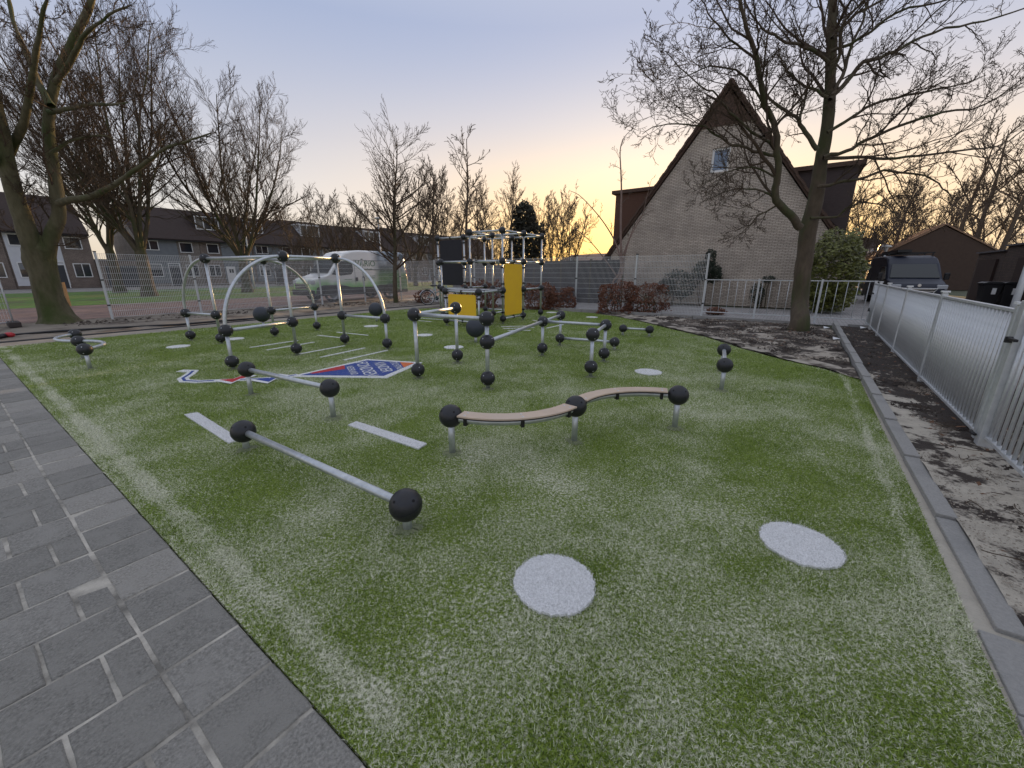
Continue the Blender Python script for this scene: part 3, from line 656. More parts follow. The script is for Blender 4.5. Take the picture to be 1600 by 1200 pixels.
# curved bench
c1, c2, c3 = Vector((-.51,3.11,0)), Vector((.57,3.36,0)), Vector((1.62,3.69,0)); ZB = .345
bench = thing('curved_bench', 'S-shaped balance bench with two wooden curved seats and three black balls', 'balance bench', c2)
for p in (c1, c2, c3):
    rail(bench, p+Vector((0,0,-.05)), p+Vector((0,0,ZB)), 'post', .0275); ball(bench, p+Vector((0,0,ZB)), 2, .3)
for a, b, sd_ in ((c1, c2, -1), (c2, c3, 1)):
    za = Vector((0,0,ZB-.012)); pts = bow_arc(a+za, b+za, .225, sd_, 24); mb = MB(); mb.tube(pts, .026, 12); mb.build('rail', M['galv'], bench, bench.location, True)
    ctr = pts[2:-2]; mb = MB(); mb2 = MB(); n = len(ctr)
    L_, R_ = [], []
    for i, p in enumerate(ctr):
        t = (ctr[min(i+1,n-1)]-ctr[max(i-1,0)]).normalized(); nn = Vector((-t.y, t.x, 0))*.068; L_.append(p+nn); R_.append(p-nn)
    def slab(mb, z0, z1):
        b0 = len(mb.v)
        for i in range(n):
            for q, z in ((L_[i], z0), (R_[i], z0), (R_[i], z1), (L_[i], z1)): mb.v.append(Vector((q.x, q.y, q.z+z)))
        for i in range(n-1):
            a0 = b0+4*i; a1 = a0+4
            for k in range(4): mb.f.append((a0+k, a0+(k+1)%4, a1+(k+1)%4, a1+k))
        mb.f.append((b0, b0+3, b0+2, b0+1)); e = b0+4*(n-1); mb.f.append((e, e+1, e+2, e+3))
    slab(mb, .0405, .052); seat = mb.build('seat', M['plank'], bench, bench.location)
    slab(mb2, .030, .040); mb2.build('seat_base', M['plankedge'], bench, bench.location)
    mbb = MB()
    for i in (1, n//2, n-2):
        t = (ctr[i+1]-ctr[i-1]).normalized(); nn = Vector((-t.y, t.x, 0))
        m3 = MB(); m3.box(ctr[i]+Vector((0,0,-.004)), (.03,.075,.074), (t, nn, Vector((0,0,1)))); m3.build('clamp', M['blackp'], bench, bench.location, bevel=.006)
        for s_ in (-1, 1):
            m4 = MB(); m4.lathe([(.0001,.0035),(.007,.003),(.0105,0),(.0105,-.002)], ctr[i]+nn*(.030*s_)+Vector((0,0,.0525)), 10); bb = m4.build('bolt', M['bolt'], seat, bench.location)
# snake loop on the left
e1, e2, e3 = Vector((-6.76,6.19,0)), Vector((-7.68,6.97,0)), Vector((-8.62,7.80,0))
loop = thing('balance_snake', 'snaking steel tube on three balls near the left edge of the turf', 'balance bar', e2)
for p in (e1, e2, e3): rail(loop, p+Vector((0,0,-.05)), p+Vector((0,0,.32)), 'post'); ball(loop, p+Vector((0,0,.32)), 1)
for a, b, s_ in ((e1, e2, -1), (e2, e3, 1)):
    mb = MB(); mb.tube(bow_arc(a+Vector((0,0,.32)), b+Vector((0,0,.32)), .27, s_, 22), TR, 12); mb.build('rail', M['galv'], loop, loop.location, True)
# arch frame
T = {1: Vector((-4.02,7.30,0)), 2: Vector((-3.58,8.44,0)), 3: Vector((-6.30,8.53,0)), 4: Vector((-5.70,9.51,0))}
A_ = {1: Vector((-4.46,6.18,0)), 2: Vector((-2.50,7.87,0)), 3: Vector((-7.28,8.95,0)), 4: Vector((-5.20,10.60,0))}
arch = thing('arch_climber', 'climbing frame of four steel quarter arches joined by high bars', 'climbing frame', (T[1]+T[4])/2)
H1, H2 = .62, 1.765
for k in (1,2,3,4):
    t_, a_ = T[k], A_[k]
    rail(arch, t_+Vector((0,0,-.05)), t_+Vector((0,0,H2)), 'post')
    for z in (.13, H1, H2): ball(arch, t_+Vector((0,0,z)), 1, k)
    rail(arch, a_+Vector((0,0,-.05)), a_+Vector((0,0,H1)), 'post')
    for z in (.13, H1): ball(arch, a_+Vector((0,0,z)), 1, k)
    rail(arch, t_+Vector((0,0,H1)), a_+Vector((0,0,H1)))
    mb = MB(); mb.tube(arc_pts(a_+Vector((0,0,H1)), t_+Vector((0,0,H2)), a_+Vector((0,0,H2)), 22), TR, 14); mb.build('arch', M['galv'], arch, arch.location, True)
for a, b in ((1,2),(1,3),(3,4),(2,4)): rail(arch, T[a]+Vector((0,0,H2)), T[b]+Vector((0,0,H2)))
# bar frame
g_ = [Vector((-1.37,5.62,0)), Vector((-.93,6.64,0)), Vector((-.32,5.06,0)), Vector((.56,7.24,0)), Vector((1.01,8.30,0)), Vector((1.59,6.74,0)), Vector((1.16,5.68,0)), Vector((2.04,7.82,0))]
bars = thing('low_climbing_frame', 'angular frame of waist-high and knee-high steel bars with black balls in the middle', 'climbing frame', (g_[2]+g_[3])/2)
for i, hs in enumerate(((.13,.925),(.14,.93),(.15,.635,.93),(.15,.635),(.16,.635),(.15,.635),(.16,.635),(.16,))):
    rail(bars, g_[i]+Vector((0,0,-.05)), g_[i]+Vector((0,0,hs[-1])), 'post')
    for z in hs: ball(bars, g_[i]+Vector((0,0,z)), 1, i)
for a, b, z in ((0,1,.928),(0,2,.928),(2,3,.635),(3,4,.635),(3,5,.635),(5,6,.635),(4,7,.16)): rail(bars, g_[a]+Vector((0,0,z)), g_[b]+Vector((0,0,z)))
# dark balls on stubs
for p, z, lb in (((-.80,8.70),.325,'large dark grey ball on a stub behind the centre post of the bar frame'),((-6.94,11.11),.37,'large dark grey ball under the left arches'),((-4.27,12.60),.37,'large dark grey ball behind the right arch foot')):
    t = thing('seat_ball', lb, 'ball', (p[0], p[1], 0), 0, 'large dark balls on stubs'); mb = MB(); mb.sphere((0,0,z), .21, 32, 20); mb.build('ball', M['bigball'], t, smooth=True)
    mb = MB(); mb.tube([(0,0,-.05),(0,0,z-.17)], .032, 12); mb.build('post', M['galv'], t, smooth=True)
# climbing cube
TX0, TY0, TT, TL, Z1, Z2, Z3, ZF = -.90, 10.936, .565, 1.176, .975, 1.804, 2.631, .16
def C_(i, j, z=0): return Vector((TX0+TL*(i*math.sin(TT)-j*math.cos(TT)), TY0+TL*(i*math.cos(TT)+j*math.sin(TT)), z))
cube = thing('climbing_tower', 'tall cube climbing frame with yellow and black panels at the back of the turf', 'climbing frame', C_(1.5, 1.2))
ZZ = {'f': ZF, 'l': Z1, 'm': Z2, 't': Z3}
cols = {(0,0): 'fl', (1,0): 'flmt', (2,0): 'flmt', (3,0): 'flmt', (0,1): 'fl', (1,1): 'flmt', (2,1): 'flmt', (3,1): 'flmt', (3,2): 'flmt', (2,2): 'flmt', (2,3): 'flmt', (1,2): 'flm'}
for (i, j), hs in cols.items():
    rail(cube, C_(i, j, -.05), C_(i, j, ZZ[hs[-1]]), 'post')
    for q in hs: ball(cube, C_(i, j, ZZ[q]), 0)
def bar(a, b, lv): rail(cube, C_(*a, ZZ[lv]), C_(*b, ZZ[lv]), 'rail', TR, 10)
for a, b in (((1,1),(1,0)),((1,0),(2,0)),((2,0),(3,0)),((3,0),(3,1)),((3,1),(3,2)),((1,1),(2,1)),((2,0),(2,1)),((2,1),(3,1)),((2,2),(3,2)),((2,2),(2,3)),((2,1),(2,2))): bar(a, b, 't')
for a, b in (((1,2),(1,1)),((1,1),(1,0)),((1,0),(2,0)),((2,0),(3,0)),((1,1),(2,1)),((2,1),(3,1)),((3,1),(3,2)),((1,2),(2,2))): bar(a, b, 'm')
for a, b in (((0,1),(0,0)),((0,0),(1,0)),((0,1),(1,1)),((1,1),(1,0)),((1,2),(1,1)),((2,2),(3,2)),((2,0),(3,0)),((2,1),(2,0)),((1,2),(2,2))): bar(a, b, 'l')
for a, b in (((1,0),(2,0)),((0,1),(0,0)),((3,1),(3,2)),((2,1),(3,1))): bar(a, b, 'f')
mb = MB(); mb.box((0,0,0), (.075,.075,.045)); mb.box((.05,0,0), (.05,.028,.03)); o_ = mb.build('clamp', M['blackp']); clamp_me = o_.data; bpy.data.objects.remove(o_)
def panel(a, b, z0, z1, m, lb, n_side=2, top=True, bot=True, off=.0):
    pa, pb = C_(*a), C_(*b); d = (pb-pa).normalized(); nn = Vector((-d.y, d.x, 0)); x0, x1 = .085, TL-.085; y0, y1 = z0+.075, z1-.075; c = .035
    poly = [(x0+c*2,y0),(x1-c*2,y0),(x1-c,y0+c*.4),(x1-.012,y0+c*1.6)]
    k = int(round((z1-z0)/.82))
    for q in range(1, k):   # notches where the level balls sit
        zz = z0+(z1-z0)*q/k; poly += [(x1-.01,zz-.12),(x1-.045,zz-.06),(x1-.045,zz+.06),(x1-.01,zz+.12)]
    poly += [(x1-.012,y1-c*1.6),(x1-c,y1-c*.4),(x1-c*2,y1),(x0+c*2,y1),(x0+c,y1-c*.4),(x0+.012,y1-c*1.6)]
    for q in range(k-1, 0, -1):
        zz = z0+(z1-z0)*q/k; poly += [(x0+.01,zz+.12),(x0+.045,zz+.06),(x0+.045,zz-.06),(x0+.01,zz-.12)]
    poly += [(x0+.012,y0+c*1.6),(x0+c,y0+c*.4)]
    mb = MB(); mb.prism(poly, -.008, .008, (d, Vector((0,0,1)), nn), pa); o = mb.build('panel', m, cube, cube.location, label=lb)
    ang = math.atan2(d.y, d.x)
    for s_, p in ((0, pa), (1, pb)):
        for q in range(k):
            for fz in (.22, .78):
                zz = z0+(z1-z0)*(q+fz)/k; share(clamp_me, 'clamp', cube, Vector((p.x, p.y, zz))-cube.location, (0,0,ang+math.pi*s_))
    if top: share(clamp_me, 'clamp', cube, pa+d*TL/2+Vector((0,0,z1))-cube.location, (0, R(90), 0) , (1,1,1)).rotation_euler = Matrix(((0,nn.x,d.x),(0,nn.y,d.y),(-1,0,0))).to_euler()
    if bot: share(clamp_me, 'clamp', cube, pa+d*TL/2+Vector((0,0,z0))-cube.location).rotation_euler = Matrix(((0,nn.x,d.x),(0,nn.y,d.y),(1,0,0))).to_euler()
panel((0,1), (0,0), ZF, Z1, M['yellow'], 'low yellow panel')
panel((1,0), (2,0), ZF, Z2, M['yellow'], 'tall yellow panel')
panel((2,3), (2,2), Z1, Z3, M['blackpanel'], 'tall black panel', True, True, False)
for a, b, fr, z in (((1,1),(1,0),(.2,.85),Z2),((0,0),(1,0),(.2,.8),Z1),((0,1),(1,1),(.2,.8),Z1)):
    pa, pb = C_(*a), C_(*b); ang = math.atan2((pb-pa).y, (pb-pa).x)
    for f_ in fr: share(clamp_me, 'clamp', cube, pa.lerp(pb, f_)+Vector((0,0,z))-cube.location, (R(90),0,ang))
# platform sheets inside the cube at the low level
mb = MB(); mb.quad(C_(.06,.06,Z1+.03), C_(.06,.94,Z1+.03), C_(.94,.94,Z1+.03), C_(.94,.06,Z1+.03)); mb.v = mb.v; mb2 = MB()
pl = [C_(.06,.06), C_(.94,.06), C_(.94,.94), C_(.06,.94)]; mb2.prism([(q.x, q.y) for q in pl], Z1+.028, Z1+.042); mb2.build('platform', mat('grey_platform', (.30,.31,.33), .6), cube, cube.location)

# ------------------------------------------------------------------ fences
# galvanised bar railing on the right
def railing(root, a, b, h, step, nposts, m, br=.0125, zb=.10, post=(.06,.06), cap=True, flat_rail=.045):
    a, b = Vector(a), Vector(b); d = (b-a).normalized(); nn = Vector((d.y, -d.x, 0)); L_ = (b-a).length; o = root.location; ax = (d, nn, Vector((0,0,1)))
    n = int(L_/step); mb = MB(); mb.tube([(0,0,zb), (0,0,h-.03)], br, 8); bo = mb.build('baluster', m, smooth=True); bme = bo.data; bpy.data.objects.remove(bo)
    for i in range(n+1): share(bme, 'baluster', root, a+d*(step*i+.04)-o)
    for z, t in ((h-.015, .028), (zb, .03)):
        mb = MB(); mb.box((a+b)/2+Vector((0,0,z)), (L_, flat_rail, t), ax); mb.build('rail', m, root, o, bevel=.004)
    if nposts:
        mb = MB(); mb.box((0,0,(h+.03)/2-.05), (post[0], post[1], h+.13), ax); po = mb.build('post', m, bevel=.005); pme = po.data; bpy.data.objects.remove(po)
        mc = MB(); mc.box((0,0,h+.052), (post[0]+.02, post[1]+.02, .02), ax); mc.box((0,0,h+.035), (post[0]*.7, post[1]*.7, .03), ax); co = mc.build('cap', M['white']); cme = co.data; bpy.data.objects.remove(co)
        for f_ in nposts:
            q = share(pme, 'post', root, a+d*(L_*f_)-o); m_ = q.modifiers.new('bevel', 'BEVEL'); m_.width = .004; m_.limit_method = 'ANGLE'
            if cap: share(cme, 'post_cap', q)
HR = 1.2
N0 = F0+FD*.30; N1 = F1-FD*1.15
fr = thing('bar_railing', 'long galvanised bar railing running along the right side of the playground', 'railing', (N0+N1)/2)
railing(fr, N0, N1, HR, .105, [(k*2.5+.0)/(N1-N0).length for k in range(0, 4)]+[1.0], M['galv2'])
# the near gate, mostly outside the picture
g0, g1 = F0-FD*1.25, F0+FD*.12
gate = thing('railing_gate', 'galvanised gate with black latch at the right picture edge', 'gate', (g0+g1)/2)
railing(gate, g0, g1, HR-.02, .105, None, M['galv2'], zb=.13); mb = MB(); mb.box((g1+Vector((0,0,.6))), (.10,.10,1.36), (FD, FN, Vector((0,0,1)))); mb.build('post', M['galv2'], gate, gate.location, bevel=.006)
mb = MB(); mb.box(g1-FD*.10-FN*.07+Vector((0,0,.98)), (.17,.025,.022), (FD, FN, Vector((0,0,1)))); mb.box(g1-FD*.03-FN*.06+Vector((0,0,.97)), (.03,.06,.05), (FD, FN, Vector((0,0,1)))); mb.build('handle', M['blackp'], gate, gate.location, bevel=.005)
mb = MB(); mb.tube([g1+Vector((0,0,.13))-FN*.07, g1+FD*.06+Vector((0,0,.13))-FN*.075, g1+FD*.14+Vector((0,0,.12))-FN*.06], .014, 8); mb.build('hinge', M['blackp'], gate, gate.location, True)
n0, n1 = F0-FD*4.2, F0-FD*1.3
fr2 = thing('bar_railing', 'short stretch of galvanised railing leaving the picture behind the gate', 'railing', (n0+n1)/2)
railing(fr2, n0, n1, HR, .105, [0, 1], M['galv2'])
# gate near the far corner: plain sheet leaf with two latches
c0 = F1-FD*1.08; cg = thing('railing_gate', 'grey gate leaf with two black latches near the far railing corner', 'gate', (c0+F1)/2)
railing(cg, c0, F1-FD*.06, HR, .10, [0, 1], M['galv2'])
for z, dz in ((.93, .0), (.52, .05)):
    mb = MB(); q = c0+FD*.38-FN*.06; mb.tube([q+Vector((0,0,z-dz)), q+FD*.14+Vector((0,0,z+.02)), q+FD*.26+Vector((0,0,z-dz*1.2))], .016, 8); mb.build('latch', M['blackp'], cg, cg.location, True)
# low white railing across the back right
P0, P1 = W(15.3, -2.62), F1+Vector((0,0,0))
wr = thing('low_railing', 'low pale railing with thin bars between the tall mesh fence and the gate corner', 'railing', (P0+P1)/2)
LW = (P1-P0).length; pf = []
for q in (1177, 1272):   # posts where the photo shows them
    best = min(range(400), key=lambda i: abs((800+FPX*(P0.lerp(P1, i/400).x)/(P0.lerp(P1, i/400).y*math.cos(PITCH)+EYE*math.sin(PITCH)))-q)); pf.append(best/400)
M['paleg'] = mat('pale_galvanised', (.52,.55,.57), .5, .3, (.60,.62,.64), 12, .4)
railing(wr, P0, P1, 1.26, .235, pf, M['paleg'], .008, .17, (.055,.055), False, .03)
# tall double-wire mesh fences
def mesh_fence(label, a, b, h, nsec, m, lean=0, first=True, hstep=.2, vstep=.05, z0=.06):
    a, b = Vector(a), Vector(b); t = thing('mesh_fence', label, 'mesh fence', (a+b)/2, 0, 'tall mesh fences'); o = t.location; d = (b-a).normalized(); L_ = (b-a).length; nn = Vector((d.y, -d.x, 0))
    for k in range(nsec+1):
        p = a.lerp(b, k/nsec)
        if k or first:
            mb = MB(); mb.box(p+Vector((0,0,h/2)), (.06,.045,h+.1), (d, nn, Vector((0,0,1)))); q = mb.build('post', M['paleg'], t, o)
            mb = MB(); mb.box(p+Vector((0,0,h+.065)), (.075,.06,.03), (d, nn, Vector((0,0,1))))
            for zz in (.45, 1.25): mb.box(p+Vector((0,0,zz)), (.075,.07,.04), (d, nn, Vector((0,0,1))))
            mb.build('clip', M['blackp'], q, o)
    for k in range(nsec):
        p, q = a.lerp(b, k/nsec), a.lerp(b, (k+1)/nsec); mb = MB(); Lk = (q-p).length; z = z0
        while z < h+.01:
            mb.box((p+q)/2+Vector((0,0,z)), (Lk, .014, .009), (d, nn, Vector((0,0,1)))); z += hstep
        x = vstep/2
        while x < Lk:
            mb.box(p+d*x+Vector((0,0,(h+z0)/2)), (.0075,.0075,h-z0), (d, nn, Vector((0,0,1)))); x += vstep
        mb.build('wire_panel', m, t, o, kind='stuff')
    return t
M['wire'] = mat('galvanised_wire', (.60,.62,.64), .5, .3)
mesh_fence('tall wire mesh fence in front of the brick gable wall', W(15.32,-2.62), W(15.32,-7.5), 2.06, 2, M['wire'])
mesh_fence('tall wire mesh fence behind the climbing tower', W(15.32,-7.5), W(15.32,-18.4), 2.06, 4, M['wire'], first=False)
mesh_fence('tall wire mesh fence in front of the large parked van', W(15.32,-18.42), W(8.2,-18.42), 2.06, 3, M['wire'])
mesh_fence('tall wire mesh fence before the grass strip on the left', W(8.2,-18.42), W(3.25,-18.42), 2.06, 2, M['wire'], first=False)
# temporary fence leaning at far left
ta, tb = Vector((-14.2,11.35,0)), Vector((-16.2,8.6,0)); tf = thing('building_fence', 'temporary building fence with small white sign at the left picture edge', 'temporary fence', (ta+tb)/2); o = tf.location
mb = MB()
for p in (ta, tb): mb.tube([p, p+Vector((0,0,2.0))], .021, 8)
for z in (.12, 1.35, 2.0): mb.tube([ta+Vector((0,0,z)), tb+Vector((0,0,z))], .016, 8)
mb.build('frame', M['paleg'], tf, o, True); mb = MB(); d = (tb-ta).normalized(); L_ = (tb-ta).length
for i in range(int(L_/.06)): mb.box(ta+d*(i*.06)+Vector((0,0,1.05)), (.004,.004,1.9))
for i in range(9): mb.box((ta+tb)/2+Vector((0,0,.2+i*.22)), (L_,.005,.004), (d, Vector((d.y,-d.x,0)), Vector((0,0,1))))
mb.build('wire_panel', M['wire'], tf, o, kind='stuff'); mb = MB(); mb.box(ta+d*.12+Vector((0,-.04,1.33)), (.30,.02,.22), (d, Vector((d.y,-d.x,0)), Vector((0,0,1)))); mb.build('sign', M['white'], tf, o)
mb = MB(); mb.box(ta+Vector((0,0,.07)), (.7,.24,.14), (Vector((d.y,-d.x,0)), d, Vector((0,0,1)))); mb.build('foot_block', mat('fence_foot', (.05,.04,.038), .9), tf, o, bevel=.02)
# cable with red plug
cb = thing('cable', 'black cable lying along the path with a red plug at its left end', 'cable', W(.9,-14.6)); mb = MB(); mb.tube([G(-40,535), G(0,526,.04), G(14,524,.04)], .06, 8); mb.build('reel_end', M['blackp'], cb, cb.location, True)
mb = MB(); mb.lathe([(.001,-.10),(.045,-.10),(.06,-.04),(.06,.04),(.04,.09),(.001,.09)], G(15,523,.06), 10, (Vector((0,0,1)), Vector((0,1,0)), Vector((1,0,0)))); mb.build('plug', mat('red_plastic', (.42,.02,.03), .5), cb, cb.location, True)
mb = MB(); mb.tube([G(q[0], q[1], .02) for q in ((24,523),(70,519),(130,515),(200,511),(280,507),(350,501),(420,496))], .028, 6); mb.build('cord', M['blackp'], cb, cb.location, True)
# tree-protection stake
st = thing('wooden_stake', 'short pale wooden stake beside the big trunk on the left', 'stake', G(108,478)); mb = MB(); mb.box((0,0,.5), (.11,.11,1.1)); mb.build('stake', mat('raw_wood', (.42,.26,.12), .8, 0, (.32,.19,.09), 6, stretch=(1,1,.1)), st)
# dark woven garden fence behind the tower
M['woven'] = mat('woven_willow', (.030,.028,.036), .95, 0, (.055,.050,.060), 28, .5, 1.0, 60, stretch=(1,1,3))
wf = thing('woven_fence', 'dark woven garden fence left of the brick gable house', 'garden fence', W(18.6,-10)); o = wf.location
mb = MB(); a, b = W(18.6,-13.2), W(18.6,-6.75); d = (b-a).normalized(); n = 4
for k in range(n):
    p, q = a.lerp(b, k/n), a.lerp(b, (k+1)/n); mb = MB(); mb.box((p+q)/2+Vector((0,0,1.03)), ((q-p).length-.06, .05, 2.02), (d, Vector((d.y,-d.x,0)), Vector((0,0,1)))); 
    for i in range(26): mb.box((p+q)/2+Vector((0,0,.06+i*.078))+Vector((d.y,-d.x,0))*.03, ((q-p).length-.05, .03, .05), (d, Vector((d.y,-d.x,0)), Vector((0,0,1))))
    mb.build('woven_panel', M['woven'], wf, o)
for k in range(n+1):
    mb = MB(); mb.box(a.lerp(b, k/n)+Vector((0,0,1.05)), (.08,.08,2.1), (d, Vector((d.y,-d.x,0)), Vector((0,0,1)))); mb.build('post', M['bark'], wf, o)
wf2 = thing('board_fence', 'grey board garden fence seen through the climbing tower', 'garden fence', W(18.8,-15.4)); o = wf2.location
a, b = W(18.8,-17.6), W(18.8,-13.4); n = 30; M['greyboard'] = mat('grey_board', (.095,.088,.095), .9, 0, (.13,.12,.125), 7, stretch=(1,1,.15))
mb = MB(); mb.box((0,0,0), (.125,.022,1.85)); bo = mb.build('board', M['greyboard']); bme = bo.data; bpy.data.objects.remove(bo)
for i in range(n): share(bme, 'board', wf2, a.lerp(b, i/n)+Vector((0,0,.95))-o, (0,0,math.atan2(d.y, d.x)))

# ------------------------------------------------------------------ gable house
GU, GL, GR_, GA, GZ = 21.0, -8.33, 1.2, -3.57, 8.93
HL, HW = 38.0, GR_-GL  # row extended unseen behind the gable to keep the sun off the garages
hs = thing('gable_house', 'pale brick house row ending in a tall pointed gable behind the playground, lengthened unseen to shade the garages', 'house', W(GU, GL), ROT_U-R(90))
# local frame: x along v (left to right), y along u (away from the camera), z up
M['brickx'] = brickmat('pale_brick', (.50,.43,.36), (.62,.54,.46), (.24,.205,.175), (0,2), .21, .063, .011, var=.55, bump=.9)
M['bricky'] = brickmat('pale_brick_side', (.50,.43,.36), (.62,.54,.46), (.24,.205,.175), (1,2), .21, .063, .011, var=.55)
M['roof'] = brickmat('dark_roof_tiles', (.035,.024,.022), (.055,.035,.03), (.012,.01,.01), (0,2), .3, .28, .03, var=.8, bump=1.0)
M['roofy'] = brickmat('brown_roof_tiles', (.060,.034,.026), (.090,.050,.036), (.018,.012,.01), (1,2), .3, .26, .03, var=.8, bump=1.0)
ax_ = GA-GL
ze = 2.35; ww = HW
# gable wall with the window opening
WP = (P3(1121,205,19.6), P3(1145,235,19.6))
wx0, wx1, wz0, wz1 = ax_-.42, ax_+.30, 5.72, 6.68
mb = MB(); T_ = .3
def slopez(x): return ze+(GZ-.12-ze)*(x/ax_ if x < ax_ else (ww-x)/(ww-ax_))
def col(x0, x1, z0a, z0b, z1a, z1b):
    for y in (0, T_):
        q = [(x0,y,z0a),(x1,y,z0b),(x1,y,z1b),(x0,y,z1a)]; mb.quad(*(q if y == 0 else q[::-1]))
for x0, x1 in ((0,wx0),(wx0,wx1),(wx1,ww)):
    if x0 == 0: col(0, wx0, 0, 0, ze, slopez(wx0))
    elif x0 == wx0:
        col(wx0, wx1, 0, 0, wz0, wz0)
        for y in (0, T_):
            q = [(wx0,y,wz1),(wx1,y,wz1),(wx1,y,slopez(wx1)),(ax_,y,slopez(ax_)),(wx0,y,slopez(wx0))]; mb.quad(*(q if y == 0 else q[::-1]))
    else: col(wx1, ww, 0, 0, slopez(wx1), ze)
for q in ([(wx0,0,wz0),(wx1,0,wz0),(wx1,T_,wz0),(wx0,T_,wz0)],[(wx0,0,wz1),(wx0,T_,wz1),(wx1,T_,wz1),(wx1,0,wz1)],[(wx0,0,wz0),(wx0,T_,wz0),(wx0,T_,wz1),(wx0,0,wz1)],[(wx1,0,wz0),(wx1,0,wz1),(wx1,T_,wz1),(wx1,T_,wz0)]): mb.quad(*q)
mb.build('gable_wall', M['brickx'], hs)
mb = MB(); mb.box((.15, HL/2+.16, ze/2), (.3, HL-.32, ze)); mb.build('side_wall', M['bricky'], hs); mb = MB(); mb.box((ww-.15, HL/2+.16, ze/2), (.3, HL-.32, ze)); mb.build('side_wall', M['bricky'], hs)
mb = MB(); mb.prism([(0,0),(ww,0),(ww,ze),(ax_,GZ-.15),(0,ze)], HL-.3, HL, (Vector((1,0,0)), Vector((0,0,1)), Vector((0,1,0)))); mb.build('rear_wall', M['brickx'], hs)
def roof_plane(x0, z0, x1, z1, th, y0, y1, m, name='roof'):
    mb = MB(); d = Vector((x1-x0, 0, z1-z0)).normalized(); n_ = Vector((-d.z, 0, d.x)); n_ = n_ if n_.z > 0 else -n_
    mb.prism([(0,0),((Vector((x1-x0,0,z1-z0))).length,0),((Vector((x1-x0,0,z1-z0))).length,y1-y0),(0,y1-y0)], 0, th, (d, Vector((0,1,0)), n_), (x0,y0,z0))
    return mb.build(name, m, hs)
M['roofv'] = mat('gable_roof_tiles', (.060,.036,.028), .85, 0, (.11,.065,.045), 7, .5, .8, 30, stretch=(1,3.5,3.5))
roof_plane(-.40, ze-.5, ax_, GZ, .14, -.12, HL+.1, M['roofv']); roof_plane(ww+.40, ze-.5, ax_, GZ, .14, -.12, HL+.1, M['roofv'])
mb = MB()   # ragged verge tiles up both slopes
for x0, x1 in ((-.4, ax_), (ww+.4, ax_)):
    d = Vector((x1-x0, 0, GZ-ze+.5)); Ln = d.length; d.normalize(); n_ = Vector((-d.z,0,d.x)); n_ = n_ if n_.z > 0 else -n_; k = int(Ln/.27)
    for i in range(k): mb.box(Vector((x0,-.10,ze-.5))+d*(i+.5)*Ln/k+n_*(.12+.02*(i % 2)), (Ln/k*1.05,.20,.085), (d, Vector((0,1,0)), n_))
mb.build('verge_tiles', M['roofv'], hs, kind='stuff'); mb = MB(); mb.tube([(ax_,-.14,GZ+.13),(ax_,HL+.1,GZ+.13)], .13, 10); mb.build('ridge', M['roofv'], hs)
# darker tile hanging under the apex
mb = MB(); k = .80; mb.prism([(ax_-(1-k)*ax_*1.0, slopez(ax_*k)), (ax_+(1-k)*(ww-ax_)*1.0, slopez(ax_*k)), (ax_, GZ-.1)], -.035, -.004, (Vector((1,0,0)), Vector((0,0,1)), Vector((0,1,0)))); mb.build('apex_cladding', M['roofv'], hs)
def window(root, x0, x1, z0, z1, y=0, frame='offwhite', bars=(), depth=.06, pane='glass', fw=.07):
    f = MB(); cy = y+.0; ax = None
    for b in (((x0+x1)/2, cy, z0+fw/2, x1-x0, fw), ((x0+x1)/2, cy, z1-fw/2, x1-x0, fw)): f.box((b[0], b[1], b[2]), (b[3], depth, b[4]))
    for x in (x0+fw/2, x1-fw/2): f.box((x, cy, (z0+z1)/2), (fw, depth, z1-z0-2*fw))
    for bx in bars: f.box((x0+(x1-x0)*bx, cy, (z0+z1)/2), (fw*.8, depth*.9, z1-z0-2*fw))
    o = f.build('window', M[frame], root); p = MB(); p.box(((x0+x1)/2, cy+.012, (z0+z1)/2), (x1-x0-2*fw, .012, z1-z0-2*fw)); p.build('pane', M[pane], o); return o
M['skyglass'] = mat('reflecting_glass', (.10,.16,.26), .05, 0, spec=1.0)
window(hs, wx0, wx1, wz0, wz1, .09, 'white', pane='skyglass', fw=.09)
def dormer(x0, x1, zb_in, zb_out, ztop, y0, y1, m, lbl):
    d_ = MB(); lo = x0 < ax_
    pts = [(x0, zb_out), (x1, zb_in), (x1, ztop-.05), (x0, ztop-.05)] if lo else [(x0, zb_in), (x1, zb_out), (x1, ztop-.05), (x0, ztop-.05)]
    d_.prism(pts, y0, y1, (Vector((1,0,0)), Vector((0,0,1)), Vector((0,1,0)))); o = d_.build('dormer', m, hs, label=lbl)
    q = MB(); q.box(((x0+x1)/2, (y0+y1)/2, ztop), (abs(x1-x0)+.35, y1-y0+.3, .16)); q.build('dormer_roof', M['roofv'], o); return o
M['clad'] = mat('brown_cladding', (.085,.038,.024), .8, 0, (.11,.052,.032), 8, .4, .4, 30, stretch=(1,4,4))
M['clad2'] = mat('dark_slate_cladding', (.040,.028,.028), .8, 0, (.062,.044,.042), 8, .4, .6, 22, stretch=(1,4,4))
dormer(-.08, 2.3, 5.25, 2.6, 5.42, .35, HL-1, M['clad'], 'left brown dormer'); dormer(ww-2.25, ww+.02, 5.3, 2.9, 5.5, .35, HL-1, M['clad2'], 'right dark dormer')
mb = MB(); mb.tube([(-.1,-.05,.1),(-.1,-.05,2.15)], .045, 8); mb.build('drainpipe', M['white'], hs, smooth=True)

